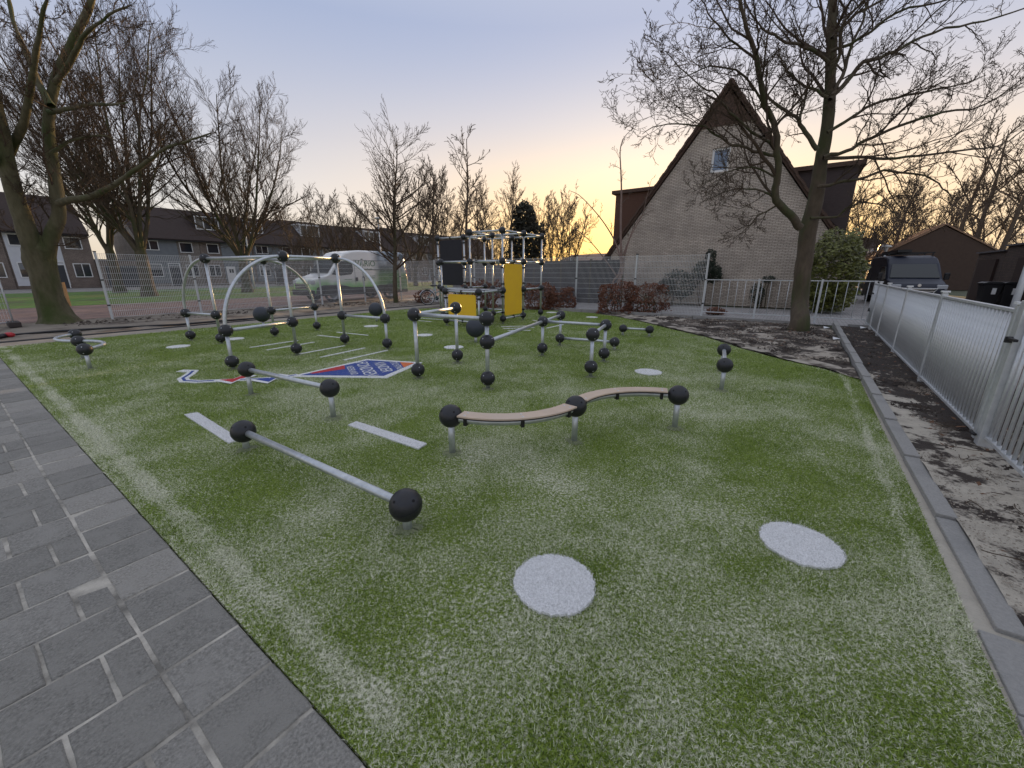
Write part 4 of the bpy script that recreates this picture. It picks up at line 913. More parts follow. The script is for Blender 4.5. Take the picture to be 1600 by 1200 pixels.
# ------------------------------------------------------------------ street of terraced houses on the left
M['rbrick'] = brickmat('brown_brick', (.24,.19,.165), (.30,.245,.21), (.09,.08,.075), (0,2), .22, .07, .01, var=.5)
M['rbrick2'] = brickmat('grey_brick', (.27,.24,.215), (.33,.30,.27), (.10,.09,.085), (0,2), .22, .07, .01, var=.5)
M['hroof'] = mat('terrace_roof_tiles', (.030,.020,.018), .9, 0, (.052,.034,.030), 5, .5, .8, 18, stretch=(1,1,4))
M['greyclad'] = mat('grey_boarding', (.15,.17,.19), .75, 0, (.20,.22,.24), 3)
M['whiteclad'] = mat('white_rendered_panel', (.55,.57,.62), .7, 0, (.62,.64,.68), 3)
M['door'] = mat('dark_door', (.04,.045,.055), .5); M['curtain'] = mat('net_curtain', (.20,.21,.22), .8)
def terrace(u0, wd, label, ridge=8.6, eave=5.2, dep=8.5, clad='greyclad', brick='rbrick', mirror=False, dorm=None, doorc='door', detail=True, chim=False, seed=0):
    p = W(u0, -57.5); t = thing('terraced_house', label, 'house', p, ROT_U, 'terraced houses across the street'); 
    def X(a, b): return (wd-b, wd-a) if mirror else (a, b)
    holes = []
    mb = MB(); mb.prism([(0,0),(dep,0),(dep,eave),(dep/2,ridge-.15),(0,eave)], .02, wd-.02, (Vector((0,1,0)), Vector((0,0,1)), Vector((1,0,0)))); mb.build('wall', M[brick], t)
    for y0, y1, z0, z1 in ((-.45, dep/2, eave-.35, ridge), (dep+.45, dep/2, eave-.35, ridge)):
        mb = MB(); d = Vector((0, y1-y0, z1-z0)); Ln = d.length; d.normalize(); n_ = Vector((0, -d.z, d.y)); n_ = n_ if n_.z > 0 else -n_
        mb.prism([(0,0),(wd,0),(wd,Ln),(0,Ln)], 0, .16, (Vector((1,0,0)), d, n_), (0, y0, z0)); mb.build('roof', M['hroof'], t)
    mb = MB(); mb.box((wd/2, -.42, eave-.34), (wd-.04, .12, .12)); mb.build('gutter', M['blackp'], t)
    a, b = X(.15, wd*.62)
    mb = MB(); mb.box(((a+b)/2, -.04, (eave-.3+.15)/2+.1), (b-a, .07, eave-.5)); mb.build('cladding', M[clad], t)
    if detail:
        a, b = X(.45, 1.75); window(t, a, b, 1.0, 2.35, -.10, 'white', bars=(), depth=.08)
        mb = MB(); mb.box(((a+b)/2, -.118, 1.98), (b-a-.16, .006, .55)); mb.build('blind', M['curtain'], t)
        a, b = X(2.35, 3.3); mb = MB(); mb.box(((a+b)/2, -.10, 1.08), (b-a, .06, 2.1)); dd = mb.build('door', M[doorc], t)
        if doorc == 'white': 
            for sx_ in (-.13, .13): 
                mb = MB(); mb.box(((a+b)/2+sx_, -.135, 1.62), (.20,.02,.42)); mb.build('pane', M['glass'], dd)
        else:
            mb = MB()
            for xx in (a-.03, b+.03): mb.box((xx, -.10, 1.2), (.07,.09,2.4))
            mb.box(((a+b)/2, -.10, 2.42), (b-a+.13,.09,.07)); mb.box(((a+b)/2, -.10, 2.14), (b-a+.0,.09,.05)); mb.build('door_frame', M['white'], dd)
        mb = MB(); mb.tube([(a+.1,-.16,1.05),(a+.1,-.16,1.2)], .02, 6); mb.build('handle', M['bolt'], dd)
        a, b = X(.35, 1.85); window(t, a, b, 3.75, 4.75, -.10, 'white', bars=(.5,) if seed % 2 else (), depth=.08)
        a, b = X(3.7, 4.9); window(t, a, b, 3.6, 4.7, -.03, 'white', depth=.08)
        a, b = X(3.9, 5.1) if wd > 5.3 else X(3.7, 4.9); window(t, a, b, 1.0, 2.3, -.03, 'white', bars=(.5,), depth=.08)
    if dorm:
        x0, x1, z0, z1, cl = dorm; yb = lambda z: (z-eave)/(ridge-eave)*dep/2
        mb = MB(); mb.prism([(yb(z0)-.25, z0), (yb(z1)+.2, z1), (yb(z0)-.25, z1)], x0, x1, (Vector((0,1,0)), Vector((0,0,1)), Vector((1,0,0)))); dm = mb.build('dormer', M[cl], t)
        mb = MB(); mb.box(((x0+x1)/2, yb((z0+z1)/2)+.2, z1+.06), (x1-x0+.3, yb(z1)-yb(z0)+1.0, .12)); mb.build('dormer_roof', M['white'] if cl != 'hroof' else M['hroof'], dm)
        f = MB(); yf = yb(z0)-.29; n = 3
        for i in range(n+1): f.box((x0+.05+(x1-x0-.1)*i/n, yf, (z0+z1)/2), (.09,.06,z1-z0))
        for z in (z0+.05, z1-.05): f.box(((x0+x1)/2, yf, z), (x1-x0, .055, .09))
        fo = f.build('window', M['white'], dm)
        for i in range(n): g = MB(); g.box((x0+.05+(x1-x0-.1)*(i+.5)/n, yf+.015, (z0+z1)/2), ((x1-x0-.1)/n-.1,.01,z1-z0-.2)); g.build('pane', M['glass'], fo)
    if chim: mb = MB(); mb.box((wd*.5, dep/2, ridge+.35), (.7,.5,1.1)); mb.build('chimney', M[brick], t)
    return t
TH_ = [(-6.4,5.5,'farthest left brown terraced house, mostly outside the picture',dict(ridge=8.5,clad='whiteclad')),
 (-.9,5.5,'brown house at the left edge with a white front door panel',dict(ridge=8.5,clad='whiteclad',seed=1)),
 (4.5,5.5,'end house with white rendered panel left of the gap in the terrace',dict(ridge=8.5,clad='whiteclad',seed=0,mirror=False)),
 (13.4,5.6,'end house with grey boarding right of the gap in the terrace',dict(ridge=8.5,brick='rbrick2',seed=1)),
 (19.0,5.6,'terraced house with white front door and a raised dark dormer',dict(ridge=8.5,doorc='white',mirror=True,dorm=(.4,2.8,6.3,7.8,'hroof'))),
 (24.6,5.6,'terraced house right of the one with the white front door',dict(ridge=8.3,dorm=(.2,2.2,6.3,7.7,'hroof'),seed=1)),
 (30.2,5.6,'terraced house with the white three-pane roof dormer, left of the van',dict(ridge=8.5,mirror=True,dorm=(1.6,4.4,6.4,7.9,'whiteclad'))),
 (35.8,5.6,'terraced house behind the front of the large van',dict(ridge=8.4,clad='greyclad',seed=1)),
 (41.4,5.6,'terraced house behind the roof middle of the large van',dict(ridge=8.5,mirror=True,dorm=(.8,3.4,6.3,7.8,'whiteclad'))),
 (47.0,5.6,'terraced house behind the slender street tree',dict(ridge=8.9,brick='rbrick2',seed=1)),
 (52.6,5.6,'terraced house behind the rear of the large van',dict(ridge=8.5,mirror=True,dorm=(1,3.6,6.3,7.8,'whiteclad'))),
 (58.2,5.6,'terraced house with white door left of the climbing tower',dict(ridge=8.6,doorc='white',brick='rbrick2')),
 (63.8,5.6,'last visible terraced house next to the climbing tower',dict(ridge=8.6,mirror=True,seed=1)),
 (69.4,5.6,'terraced house hidden partly behind the black tower panel',dict(ridge=8.5))]
for u0, wd, lb, kw in TH_: terrace(u0, wd, lb, **kw)
# garage in the gap
ga = thing('garage', 'low dark garage in the gap between the two terraces', 'garage', W(10.1, -57.0), ROT_U); mb = MB(); mb.box((1.6,3,1.3), (3.1,6,2.6)); mb.build('wall', M['rbrick'], ga); mb = MB(); mb.box((1.6,3,2.66), (3.25,6.2,.12)); mb.build('roof', M['blackp'], ga); mb = MB(); mb.box((1.6,-.03,1.05), (2.4,.05,2.1)); mb.build('door', M['door'], ga)


# ------------------------------------------------------------------ trees
class Tree:
    def __init__(s, seed): s.T = MB(); s.C = MB(); s.r = random.Random(seed); s.rmin = .004; s.n = 0
    def tube(s, mb, pts, r0, r1, n):
        k = len(pts); mb.tube(pts, [r0+(r1-r0)*i/(k-1) for i in range(k)], n, caps=False)
    def path(s, p, d, L_, k, wig, up):
        pts = [Vector(p)]; d = Vector(d).normalized(); r = s.r
        for i in range(k):
            d = (d+Vector((r.gauss(0,wig), r.gauss(0,wig), r.gauss(0,wig)+up))).normalized(); pts.append(pts[-1]+d*(L_/k))
        return pts
    def child_dir(s, d, ang):
        r = s.r; d = Vector(d).normalized(); a = d.orthogonal().normalized(); b = d.cross(a); q = r.uniform(0, 2*math.pi); s_ = a*math.cos(q)+b*math.sin(q)
        return (d*math.cos(ang)+s_*math.sin(ang)).normalized()
    def spawn(s, pts, L_, r0, r1, lv, spec):
        # spec: list per level of dict(n, ratio, ang, wig, up, k)
        if lv >= len(spec): return
        sp = spec[lv]; r = s.r; m = len(pts)-1; n = max(1, int(sp['n']*(.8+.4*r.random())))
        for i in range(n):
            t = sp.get('t0', .2)+(1-sp.get('t0', .2))*((i+r.random())/n); x = min(t, .999)*m; j = int(x); p = pts[j].lerp(pts[j+1], x-j); d = pts[j+1]-pts[j]
            Lc = L_*sp['ratio']*(1.15-.55*t)*r.uniform(.65, 1.2)
            if Lc < .04: continue
            dd = s.child_dir(d, sp['ang']*r.uniform(.7, 1.25)); dd.z += sp.get('lift', .1)
            rb = r0+(r1-r0)*t; rc = max(s.rmin, min(rb*.55, Lc*.016+.0012)); re = max(s.rmin*.7, rc*.35)
            q = s.path(p, dd, Lc, sp['k'], sp['wig'], sp['up']); s.n += 1
            nn = 6 if rc > .03 else (4 if rc > .012 else 3)
            s.tube(s.T if rc > .05 else s.C, q, rc, re, nn); s.spawn(q, Lc, rc, re, lv+1, spec)
        # leader continues as a twig
    def gnarl(s, amp=.02, f=3.0):
        for i, v in enumerate(s.T.v):
            q = Vector((v.x*f*2.2, v.y*f*2.2, v.z*f*.55)); k = noise.noise(q)+.5*noise.noise(q*2.3); s.T.v[i] = v+Vector((noise.noise(q+Vector((9,0,0))), noise.noise(q+Vector((0,7,0))), 0)).normalized()*amp*k
    def build(s, name, label, group, loc, tm, cm, cat='tree'):
        t = thing(name, label, cat, loc, 0, group); s.T.build('trunk', tm, t, loc, True)
        if s.C.v: s.C.build('crown', cm, t, loc)
        print(name, len(s.T.f)+len(s.C.f)); return t
def smooth_path(pts, k=3):
    out = []; n = len(pts)
    for i in range(n-1):
        p0, p1, p2, p3 = pts[max(i-1,0)], pts[i], pts[i+1], pts[min(i+2,n-1)]
        for j in range(k):
            t = j/k; out.append(.5*((2*p1)+(p2-p0)*t+(2*p0-5*p1+4*p2-p3)*t*t+(3*p1-p0-3*p2+p3)*t*t*t))
    out.append(pts[-1]); return out
OB = [dict(n=12, ratio=.50, ang=.80, wig=.15, up=.04, k=8, t0=.12), dict(n=8, ratio=.44, ang=.8, wig=.20, up=.05, k=5, t0=.12), dict(n=5, ratio=.42, ang=.75, wig=.26, up=.05, k=4, t0=.15), dict(n=3, ratio=.55, ang=.7, wig=.25, up=.03, k=2)]
# the big bare tree right of the middle: main limbs follow the photograph, at their own depths
def big_tree():
    t = Tree(4); t.rmin = .0048; Y0 = 10.8; B = G(1247, 517)
    def Lm(px, r0, r1, dY=0, sub=OB, parent_r=None, sc=1.0):
        n = len(px); pts = [P3(x, y, Y0+dY*(i/(n-1))**1.1) for i, (x, y) in enumerate(px)]
        pts = smooth_path(pts, 3); r = t.r
        pts = [pts[0]]+[p+Vector((r.gauss(0,.012), r.gauss(0,.012), r.gauss(0,.012))) for p in pts[1:]]
        L_ = sum((pts[i+1]-pts[i]).length for i in range(len(pts)-1)); r0 *= .82; r1 *= .8; t.tube(t.T, pts, r0, r1, 9 if r0 > .05 else 6); t.spawn(pts, L_*sc*1.5, r0, r1, 0, sub); return pts
    q = G(1247, 517); tr = [q+Vector((0,0,-.1)), q+Vector((0,0,.0)), q+Vector((.0,0,.25))]+[P3(x, y, Y0) for x, y in ((1250,470),(1254,430),(1259,395),(1263,358),(1275,309),(1283,252),(1293,195),(1298,122),(1300,41),(1303,-60),(1306,-150))]
    Y0 = q.y
    rad = [.34,.26,.215,.195,.185,.18,.185,.165,.135,.125,.11,.09,.07,.045]
    ds = smooth_path([Vector((p.x, p.y, p.z)) for p in tr], 8); dr = [rad[min(i//8, len(rad)-1)]*(1-(i % 8)/8)+rad[min(i//8+1, len(rad)-1)]*(i % 8)/8 for i in range(len(ds))]; t.T.tube(ds, dr, 26, caps=False); t.gnarl(.03); up = tr[9:]; t.spawn(up, 5.0, .12, .04, 0, OB)
    few = [dict(OB[0], n=11), OB[1], OB[2], OB[3]]
    Lm([(1251,356),(1235,337),(1214,313),(1212,285),(1216,260),(1214,228),(1210,191),(1194,163),(1190,138),(1182,93),(1170,53),(1161,24),(1153,-20),(1150,-80)], .115, .03, -.9, few, sc=.55)
    Lm([(1209,243),(1178,236),(1145,226),(1125,215),(1104,199),(1072,195),(1031,197),(1003,209)], .045, .008, -.7, sc=.7)
    Lm([(1210,226),(1186,213),(1165,199),(1141,175),(1121,150),(1096,134),(1062,104),(1040,80)], .042, .008, -1.4, sc=.7)
    Lm([(1211,312),(1190,298),(1153,295),(1121,305),(1092,318)], .03, .006, -1.0, sc=.8)
    Lm([(1214,321),(1186,337),(1165,358),(1145,374)], .028, .006, .5, sc=.8)
    Lm([(1212,278),(1186,264),(1153,264),(1122,276),(1095,290)], .03, .006, .6, sc=.8)
    Lm([(1197,170),(1180,140),(1150,110),(1110,104),(1070,120),(1048,133)], .035, .007, -1.2, sc=.7)
    Lm([(1182,95),(1150,70),(1122,40),(1100,10),(1085,-20)], .035, .008, -1.5, sc=.7)
    Lm([(1277,234),(1259,207),(1247,187),(1230,175),(1206,159),(1194,134),(1185,110)], .065, .02, .7, few, sc=.6)
    Lm([(1250,186),(1259,154),(1263,122),(1260,90),(1250,60)], .035, .01, .9, sc=.6)
    Lm([(1293,152),(1267,138),(1243,126),(1225,100),(1215,70)], .045, .01, .6, sc=.7)
    Lm([(1298,102),(1275,81),(1251,71),(1218,61),(1194,45),(1172,20),(1160,-15)], .05, .012, -.6, sc=.6)
    Lm([(1297,156),(1328,122),(1348,98),(1377,89),(1397,81),(1426,65),(1478,45),(1540,32),(1600,14),(1640,5)], .065, .012, .8, few, sc=.5)
    Lm([(1299,150),(1316,118),(1328,77),(1348,32),(1358,-10),(1370,-60)], .055, .015, 1.2, sc=.55)
    Lm([(1300,118),(1312,81),(1316,41),(1340,12),(1360,-20)], .05, .015, -.8, sc=.55)
    Lm([(1293,207),(1332,183),(1365,163),(1418,150),(1470,138),(1507,130),(1540,118)], .05, .009, -.8, sc=.55)
    Lm([(1287,246),(1324,236),(1352,220),(1389,203),(1438,187),(1475,175),(1540,163),(1592,128),(1620,110)], .055, .009, -1.2, sc=.5)
    Lm([(1286,248),(1340,246),(1381,248),(1438,244),(1499,236),(1560,228),(1600,203),(1640,190)], .05, .009, .9, sc=.5)
    Lm([(1277,292),(1308,285),(1340,280),(1381,268),(1418,270),(1458,280),(1480,302),(1500,320)], .05, .008, -1.2, sc=.6)
    Lm([(1266,341),(1308,337),(1324,325),(1352,318),(1385,322),(1405,340)], .04, .007, -.7, sc=.7)
    Lm([(1300,60),(1340,20),(1400,-10),(1450,-40)], .05, .012, 1.2, sc=.55)
    Lm([(1299,80),(1345,60),(1400,20),(1460,5),(1530,-15)], .045, .012, -1.4, sc=.6)
    return t.build('bare_tree', 'large bare tree with a thick forked trunk standing in the dark soil on the right', 'bare trees', q, M['bark'], M['twig'])
big_tree()
def left_tree():
    t = Tree(9); t.rmin = .005; q = at_px(93, 12.3)
    def pp(x, y, dY=0): return P3(x, y, q.y+dY)
    tr = [q+Vector((0,0,-.1)), q+Vector((0,0,.02)), q+Vector((-.02,0,.2)), pp(82,478), pp(76,460), pp(69,430), pp(62,405), pp(62,385), pp(62,366)]
    rad = [.70,.50,.40,.345,.315,.31,.335,.33,.10]; ds = smooth_path(tr, 8); dr = [rad[min(i//8, 8)]*(1-(i % 8)/8)+rad[min(i//8+1, 8)]*(i % 8)/8 for i in range(len(ds))]; t.T.tube(ds, dr, 34, caps=False)
    sp = [dict(n=15, ratio=.36, ang=.8, wig=.14, up=.05, k=8, t0=.10), dict(n=10, ratio=.42, ang=.75, wig=.18, up=.05, k=5, t0=.15), dict(n=7, ratio=.46, ang=.7, wig=.22, up=.04, k=4, t0=.2), dict(n=3, ratio=.5, ang=.6, wig=.2, up=.03, k=2)]
    def Lm(px, r0, r1, dY, sc=.6, sub=sp):
        pts = smooth_path([pp(x, y, dY*(i/(len(px)-1))) for i, (x, y) in enumerate(px)], 3); L_ = sum((pts[i+1]-pts[i]).length for i in range(len(pts)-1)); t.tube(t.T, pts, r0, r1, 10 if r0 > .1 else 6); t.spawn(pts, L_*sc, r0, r1, 0, sub)
    Lm([(66,440),(58,405),(46,372),(32,330),(18,285),(8,240),(-2,190),(-15,130),(-30,60)], .25, .11, -.8, .5)
    Lm([(20,292),(0,262),(-20,230)], .15, .06, -1, .7)
    Lm([(70,440),(72,405),(83,362),(93,335),(88,300),(82,255),(76,205),(79,160),(92,110),(115,60),(138,15),(150,-30),(155,-90)], .20, .05, .6, .42)
    Lm([(92,318),(112,312),(140,308),(165,296),(185,284),(210,266),(240,245),(262,230),(300,218),(330,208)], .10, .015, -1.5, .5)
    Lm([(76,175),(100,172),(140,163),(175,164),(200,160)], .07, .012, -1.5, .8)
    Lm([(79,165),(60,130),(40,80),(20,30),(10,-20)], .09, .03, 1, .6)
    Lm([(86,130),(110,95),(128,60),(150,40),(180,18),(205,8)], .08, .012, -1.2, .7)
    Lm([(10,245),(28,212),(40,180),(50,120),(60,60),(72,0)], .12, .03, -1.5, .5)
    Lm([(80,240),(105,222),(130,215),(165,212),(190,225)], .05, .01, 1.0, .8)
    t.gnarl(.05, 2.0)
    return t.build('bare_tree', 'huge mossy bare tree forking low at the left edge by the path', 'bare trees', q, M['barkmoss'], M['twig'])
left_tree()
def generic(seed, h, trunk_r, fork_h, stems, spread, spec, rmin, lean=.0, leader=True):
    t = Tree(seed); t.rmin = rmin; r = t.r
    if leader:
        pts = t.path((0,0,-.05), (lean,0,1), h, 14, .02, .02); pts[0] = Vector((0,0,-.1)); t.tube(t.T, pts, trunk_r, rmin*1.5, 8); t.spawn(pts, h, trunk_r, rmin*2, 0, spec)
    else:
        base = t.path((0,0,-.05), (lean,0,1), fork_h, 5, .02, 0); base.append(base[-1]+Vector((0,0,.25))); t.T.tube(base, [trunk_r*1.35, trunk_r*1.0, trunk_r*.92, trunk_r*.9, trunk_r*.86, trunk_r*.72, trunk_r*.2], 12, caps=False)
        for i in range(stems):
            a = 2*math.pi*(i+r.uniform(-.3,.3))/stems; sp_ = spread*r.uniform(.6, 1.2); L_ = (h-fork_h)*r.uniform(.82, 1.05)
            pts = t.path(base[-2]-Vector((0,0,.45)), (math.cos(a)*sp_, math.sin(a)*sp_, 1), L_, 12, .05, .07); t.T.tube(pts, [trunk_r*.50, trunk_r*.34]+[trunk_r*.26*(1-(k_/11))+rmin*1.5 for k_ in range(11)], 8, caps=False); t.spawn(pts, L_, trunk_r*.31, rmin*1.5, 0, spec)
    return t
SP_UP = [dict(n=22, ratio=.40, ang=.75, wig=.09, up=.06, k=7, t0=.10), dict(n=11, ratio=.42, ang=.65, wig=.12, up=.06, k=5, t0=.10), dict(n=8, ratio=.45, ang=.55, wig=.15, up=.06, k=3, t0=.15)]
def tree_at(t, name, label, loc, tm='bark', cm='twig', rz=0):
    ob = t.build(name, label, 'bare trees', Vector((0,0,0)), M[tm], M[cm]); ob.location = loc; ob.rotation_euler = (0,0,rz); return ob
tA = tree_at(generic(21, 15.6, .36, 3.0, 7, .46, SP_UP, .0075, leader=False), 'bare_tree', 'tall bare tree with several rising stems, second big one from the left', at_px(234, 26.5))
tB = tree_at(generic(22, 14.6, .33, 3.3, 5, .40, SP_UP, .0085, leader=False), 'bare_tree', 'bare tree close behind and left of the tall many-stemmed one', at_px(188, 31))
tC = tree_at(generic(23, 15.0, .34, 2.7, 7, .66, SP_UP, .0085, leader=False), 'bare_tree', 'wide bare tree forking low into many stems behind the arches', at_px(387, 31.5))
SP_C = [dict(n=48, ratio=.36, ang=1.1, wig=.09, up=.05, k=6, t0=.20), dict(n=7, ratio=.42, ang=.7, wig=.14, up=.04, k=4, t0=.15), dict(n=4, ratio=.45, ang=.6, wig=.15, up=.03, k=3, t0=.2)]
tD = tree_at(generic(24, 7.3, .13, 0, 0, 0, SP_C, .007), 'street_tree', 'slender straight bare tree in front of the van', W(13.2, -16.8))
tD.location = at_px(619, 20.6)
# distant bare trees, far enough to share two kinds of crown
SP_F = [dict(n=15, ratio=.36, ang=.75, wig=.10, up=.06, k=5, t0=.18), dict(n=8, ratio=.42, ang=.65, wig=.13, up=.05, k=4, t0=.12), dict(n=6, ratio=.45, ang=.6, wig=.15, up=.03, k=3, t0=.15)]
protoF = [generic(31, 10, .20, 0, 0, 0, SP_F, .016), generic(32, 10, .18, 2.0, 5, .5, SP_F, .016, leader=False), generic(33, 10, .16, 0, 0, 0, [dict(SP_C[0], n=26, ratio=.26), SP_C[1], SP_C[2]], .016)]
pf_ = []
far_list = [  # x px, Y, height, kind, label
 (478,50,8.5,1,'small far bare tree above the roofs just left of the van'),(505,46,8.8,0,'far bare tree rising above the van cab'),(535,52,10.2,1,'far bare tree above the van roof, left of the slender tree'),(570,48,8.6,1,'bushy far tree right behind the van roof'),
 (650,46,11.8,1,'far bare tree just right of the slender street tree'),(678,44,11.0,0,'dense far tree left of the black tower panel'),(702,50,12.0,1,'dense far tree above the black tower panel'),(728,42,13.3,2,'tallest pointed far tree above the climbing tower'),(748,48,10.5,0,'far tree right of the tallest pointed one'),
 (775,44,9.6,1,'far tree above the middle of the climbing tower'),(795,50,11.8,0,'far tree left of the dark evergreen'),(862,45,8.9,1,'thin far tree right of the dark evergreen against the glow'),(885,38,7.2,1,'low far tree in the brightest glow'),(845,60,11.0,0,'far tree just behind the dark evergreen'),
 (1345,38,8.4,1,'bare tree behind the round green bush'),(1322,30,6.2,1,'bare tree squeezed between gable house and round bush'),(1378,42,10.5,0,'bare tree above the dark blue van'),(1405,50,9.5,1,'bare tree above the ribbed roof, left part'),(1470,44,14.0,0,'tall bare tree behind the ribbed roof house'),(1505,50,17.0,0,'tall bare tree right of the ribbed roof house'),(1545,44,17.5,2,'tall slanting tree near the right edge'),(1585,48,19.0,0,'tallest tree at the right picture edge'),(1435,62,13.5,1,'faint bare tree far behind the ribbed roof'),(1530,66,16,1,'faint tree between the two tall right trees'),(1630,44,17,1,'bare tree cut by the right picture edge'),(1600,70,18,0,'distant tree behind the lamp post'),
 (455,60,10.0,0,'far tree over the terrace between the wide tree and the van'),(425,70,10.5,1,'distant tree behind the terrace roofs')]
frn = random.Random(77)
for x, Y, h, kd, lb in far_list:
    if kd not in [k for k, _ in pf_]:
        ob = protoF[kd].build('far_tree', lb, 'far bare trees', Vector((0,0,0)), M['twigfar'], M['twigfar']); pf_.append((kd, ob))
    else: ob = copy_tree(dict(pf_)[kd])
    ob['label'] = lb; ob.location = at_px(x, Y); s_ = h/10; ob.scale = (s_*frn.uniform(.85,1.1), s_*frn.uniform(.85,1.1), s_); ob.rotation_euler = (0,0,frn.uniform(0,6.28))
# pale multi-stem tree by the gable
def pale_tree():
    t = Tree(41); t.rmin = .006; Y0 = 18.0; q = at_px(957, Y0)
    sp = [dict(n=8, ratio=.30, ang=.75, wig=.14, up=.04, k=5, t0=.25), dict(n=6, ratio=.42, ang=.7, wig=.2, up=.02, k=4, t0=.2), dict(n=3, ratio=.5, ang=.6, wig=.2, up=0, k=2)]
    def Lm(px, r0, r1, dY=0, sc=.7):
        pts = smooth_path([P3(x, y, Y0+dY*i/(len(px)-1)) for i, (x, y) in enumerate(px)], 3); L_ = sum((pts[i+1]-pts[i]).length for i in range(len(pts)-1)); t.tube(t.T, pts, r0, r1, 7); t.spawn(pts, L_*sc, r0, r1, 0, sp)
    Lm([(958,478),(962,455),(966,440),(972,425),(974,405)], .08, .06, 0, .01)
    Lm([(960,460),(958,440),(966,430),(970,410),(962,380),(945,350),(925,325),(905,305),(890,298)], .05, .008, -.5, .5)
    Lm([(972,415),(970,380),(970,340),(971,300),(970,265),(969,235),(975,215),(990,200)], .055, .008, .3, .45)
    Lm([(974,408),(980,385),(988,360),(1000,340),(1015,330)], .035, .006, .2, .6)
    Lm([(966,435),(945,405),(920,375),(890,350),(870,335)], .03, .006, -.8, .6)
    Lm([(973,400),(985,370),(1004,335),(1010,310),(1018,280)], .03, .006, -.6, .5)
    return t.build('slender_tree', 'slender pale multi-stem tree at the left corner of the gable house', 'bare trees', q, M['palebark'], M['twigfar'])
pale_tree()
# foliage made of leaf-sized faces
def leaf_cloud(mb, center, rad, n, size, rnd, shell=.55, flatb=True, box=False):
    cx, cy, cz = center
    for _ in range(n):
        if box:
            d = Vector((rnd.uniform(-1,1), rnd.uniform(-1,1), rnd.uniform(-1,1)))
            if rnd.random() < .6: k = rnd.choice((0,1,2)); d[k] = math.copysign(rnd.uniform(.8,1.05), d[k])
        else:
            d = Vector((rnd.gauss(0,1), rnd.gauss(0,1), rnd.gauss(0,1))).normalized()*(shell+(1.05-shell)*rnd.random()**.6)
        p = Vector((cx+d.x*rad[0], cy+d.y*rad[1], cz+d.z*rad[2]))
        p += Vector((noise.noise(p*2.2), noise.noise(p*2.2+Vector((5,0,0))), noise.noise(p*2.2+Vector((0,9,0)))))*min(rad)*(.75 if box else .25)
        if p.z < .02: p.z = .02+rnd.random()*.08
        a = Vector((rnd.gauss(0,1), rnd.gauss(0,1), rnd.gauss(0,1))).normalized(); b = a.orthogonal().normalized(); s_ = size*rnd.uniform(.6, 1.3)
        mb.quad(p-a*s_, p+b*s_*.5, p+a*s_, p-b*s_*.5)
M['evergreen'] = mat('broad_evergreen_leaf', (.085,.105,.022), .45, 0, (.19,.19,.05), 6, .6, 0)
M['darkgreen'] = mat('dark_climber_leaf', (.012,.022,.014), .5, 0, (.028,.042,.024), 6, .6)
M['conifer'] = mat('dark_conifer', (.016,.018,.010), .8, 0, (.035,.030,.016), 4, .6)
def bush(name, label, loc, parts, leafmat, n, size, cat='bush', group=None, rz=0, stems=6, box=False, seed=1):
    t = thing(name, label, cat, loc, rz, group); rnd = random.Random(seed); mb = MB()
    for c, r, w_ in parts: leaf_cloud(mb, c, r, int(n*w_), size, rnd, box=box)
    mb.build('foliage', leafmat, t); ms_ = MB()
    for i in range(stems):
        c, r, w_ = parts[i % len(parts)]; p = Vector((c[0]+rnd.uniform(-.5,.5)*r[0], c[1]+rnd.uniform(-.4,.4)*r[1], -.05)); ms_.tube([p, p+Vector((rnd.gauss(0,.08), rnd.gauss(0,.06), c[2]*.7)), Vector((c[0]+rnd.uniform(-.6,.6)*r[0], c[1]+rnd.uniform(-.5,.5)*r[1], c[2]+r[2]*.5))], [.025,.018,.008], 5)
    ms_.build('stem', M['bark'], t); return t
bush('round_bush', 'big rounded evergreen bush behind the pale railing beside the gable house', at_px(1287, 15.4), [((0,0,1.62),(.92,.88,1.36),.8),((.05,0,.6),(.88,.84,.6),.2)], M['evergreen'], 8500, .075, stems=5, seed=3)
bush('evergreen_tree', 'dark dense evergreen tree above the right part of the climbing tower', at_px(820, 36), [((0,0,2.2),(1.75,1.7,2.2),.4),((.2,0,4.2),(1.5,1.5,1.9),.35),((-.1,0,5.8),(.95,.95,1.3),.25)], M['conifer'], 5200, .17, 'tree', None, stems=3, seed=4)
bush('wall_shrub', 'dark low shrub spreading at the foot of the gable wall, behind the mesh fence', P3(1058, 470, 18.9)*1, [((0,0,.95),(.85,.4,.62),.6),((-.6,0,.85),(.4,.35,.35),.2)], M['darkgreen'], 2400, .06, stems=6, seed=5).location.z = 0
bush('wall_shrub', 'taller dark shrub with a pointed top against the gable wall', P3(1098, 470, 18.6)*1, [((0,0,1.55),(.62,.35,.42),.55),((.1,0,2.1),(.22,.2,.40),.2),((.35,0,1.35),(.4,.3,.35),.25)], M['darkgreen'], 1900, .06, stems=4, seed=6).location.z = 0
bush('wall_shrub', 'small dark shrub at the gable wall seen through the low railing', P3(1182, 470, 17.6)*1, [((0,0,.55),(.3,.25,.5),.7),((.35,0,1.2),(.25,.2,.15),.3)], M['darkgreen'], 700, .05, stems=4, seed=7).location.z = 0
HG = 'copper beech hedges'
bush('beech_hedge', 'long copper beech hedge clump left of the low railing', (G(938,490)+G(1042,493))/2+Vector((0,.25,0)), [((-.55,.1,.55),(.62,.33,.52),.5),((.5,-.05,.52),(.66,.33,.50),.5)], M['leafred'], 5200, .045, 'hedge', HG, 0, 14, True, 8)
bush('beech_hedge', 'copper beech clump right of the tall yellow panel', at_px(858, 16.6), [((-.35,0,.5),(.60,.30,.46),.5),((.45,0,.42),(.55,.3,.38),.5)], M['leafred'], 4200, .045, 'hedge', HG, 0, 12, True, 9)
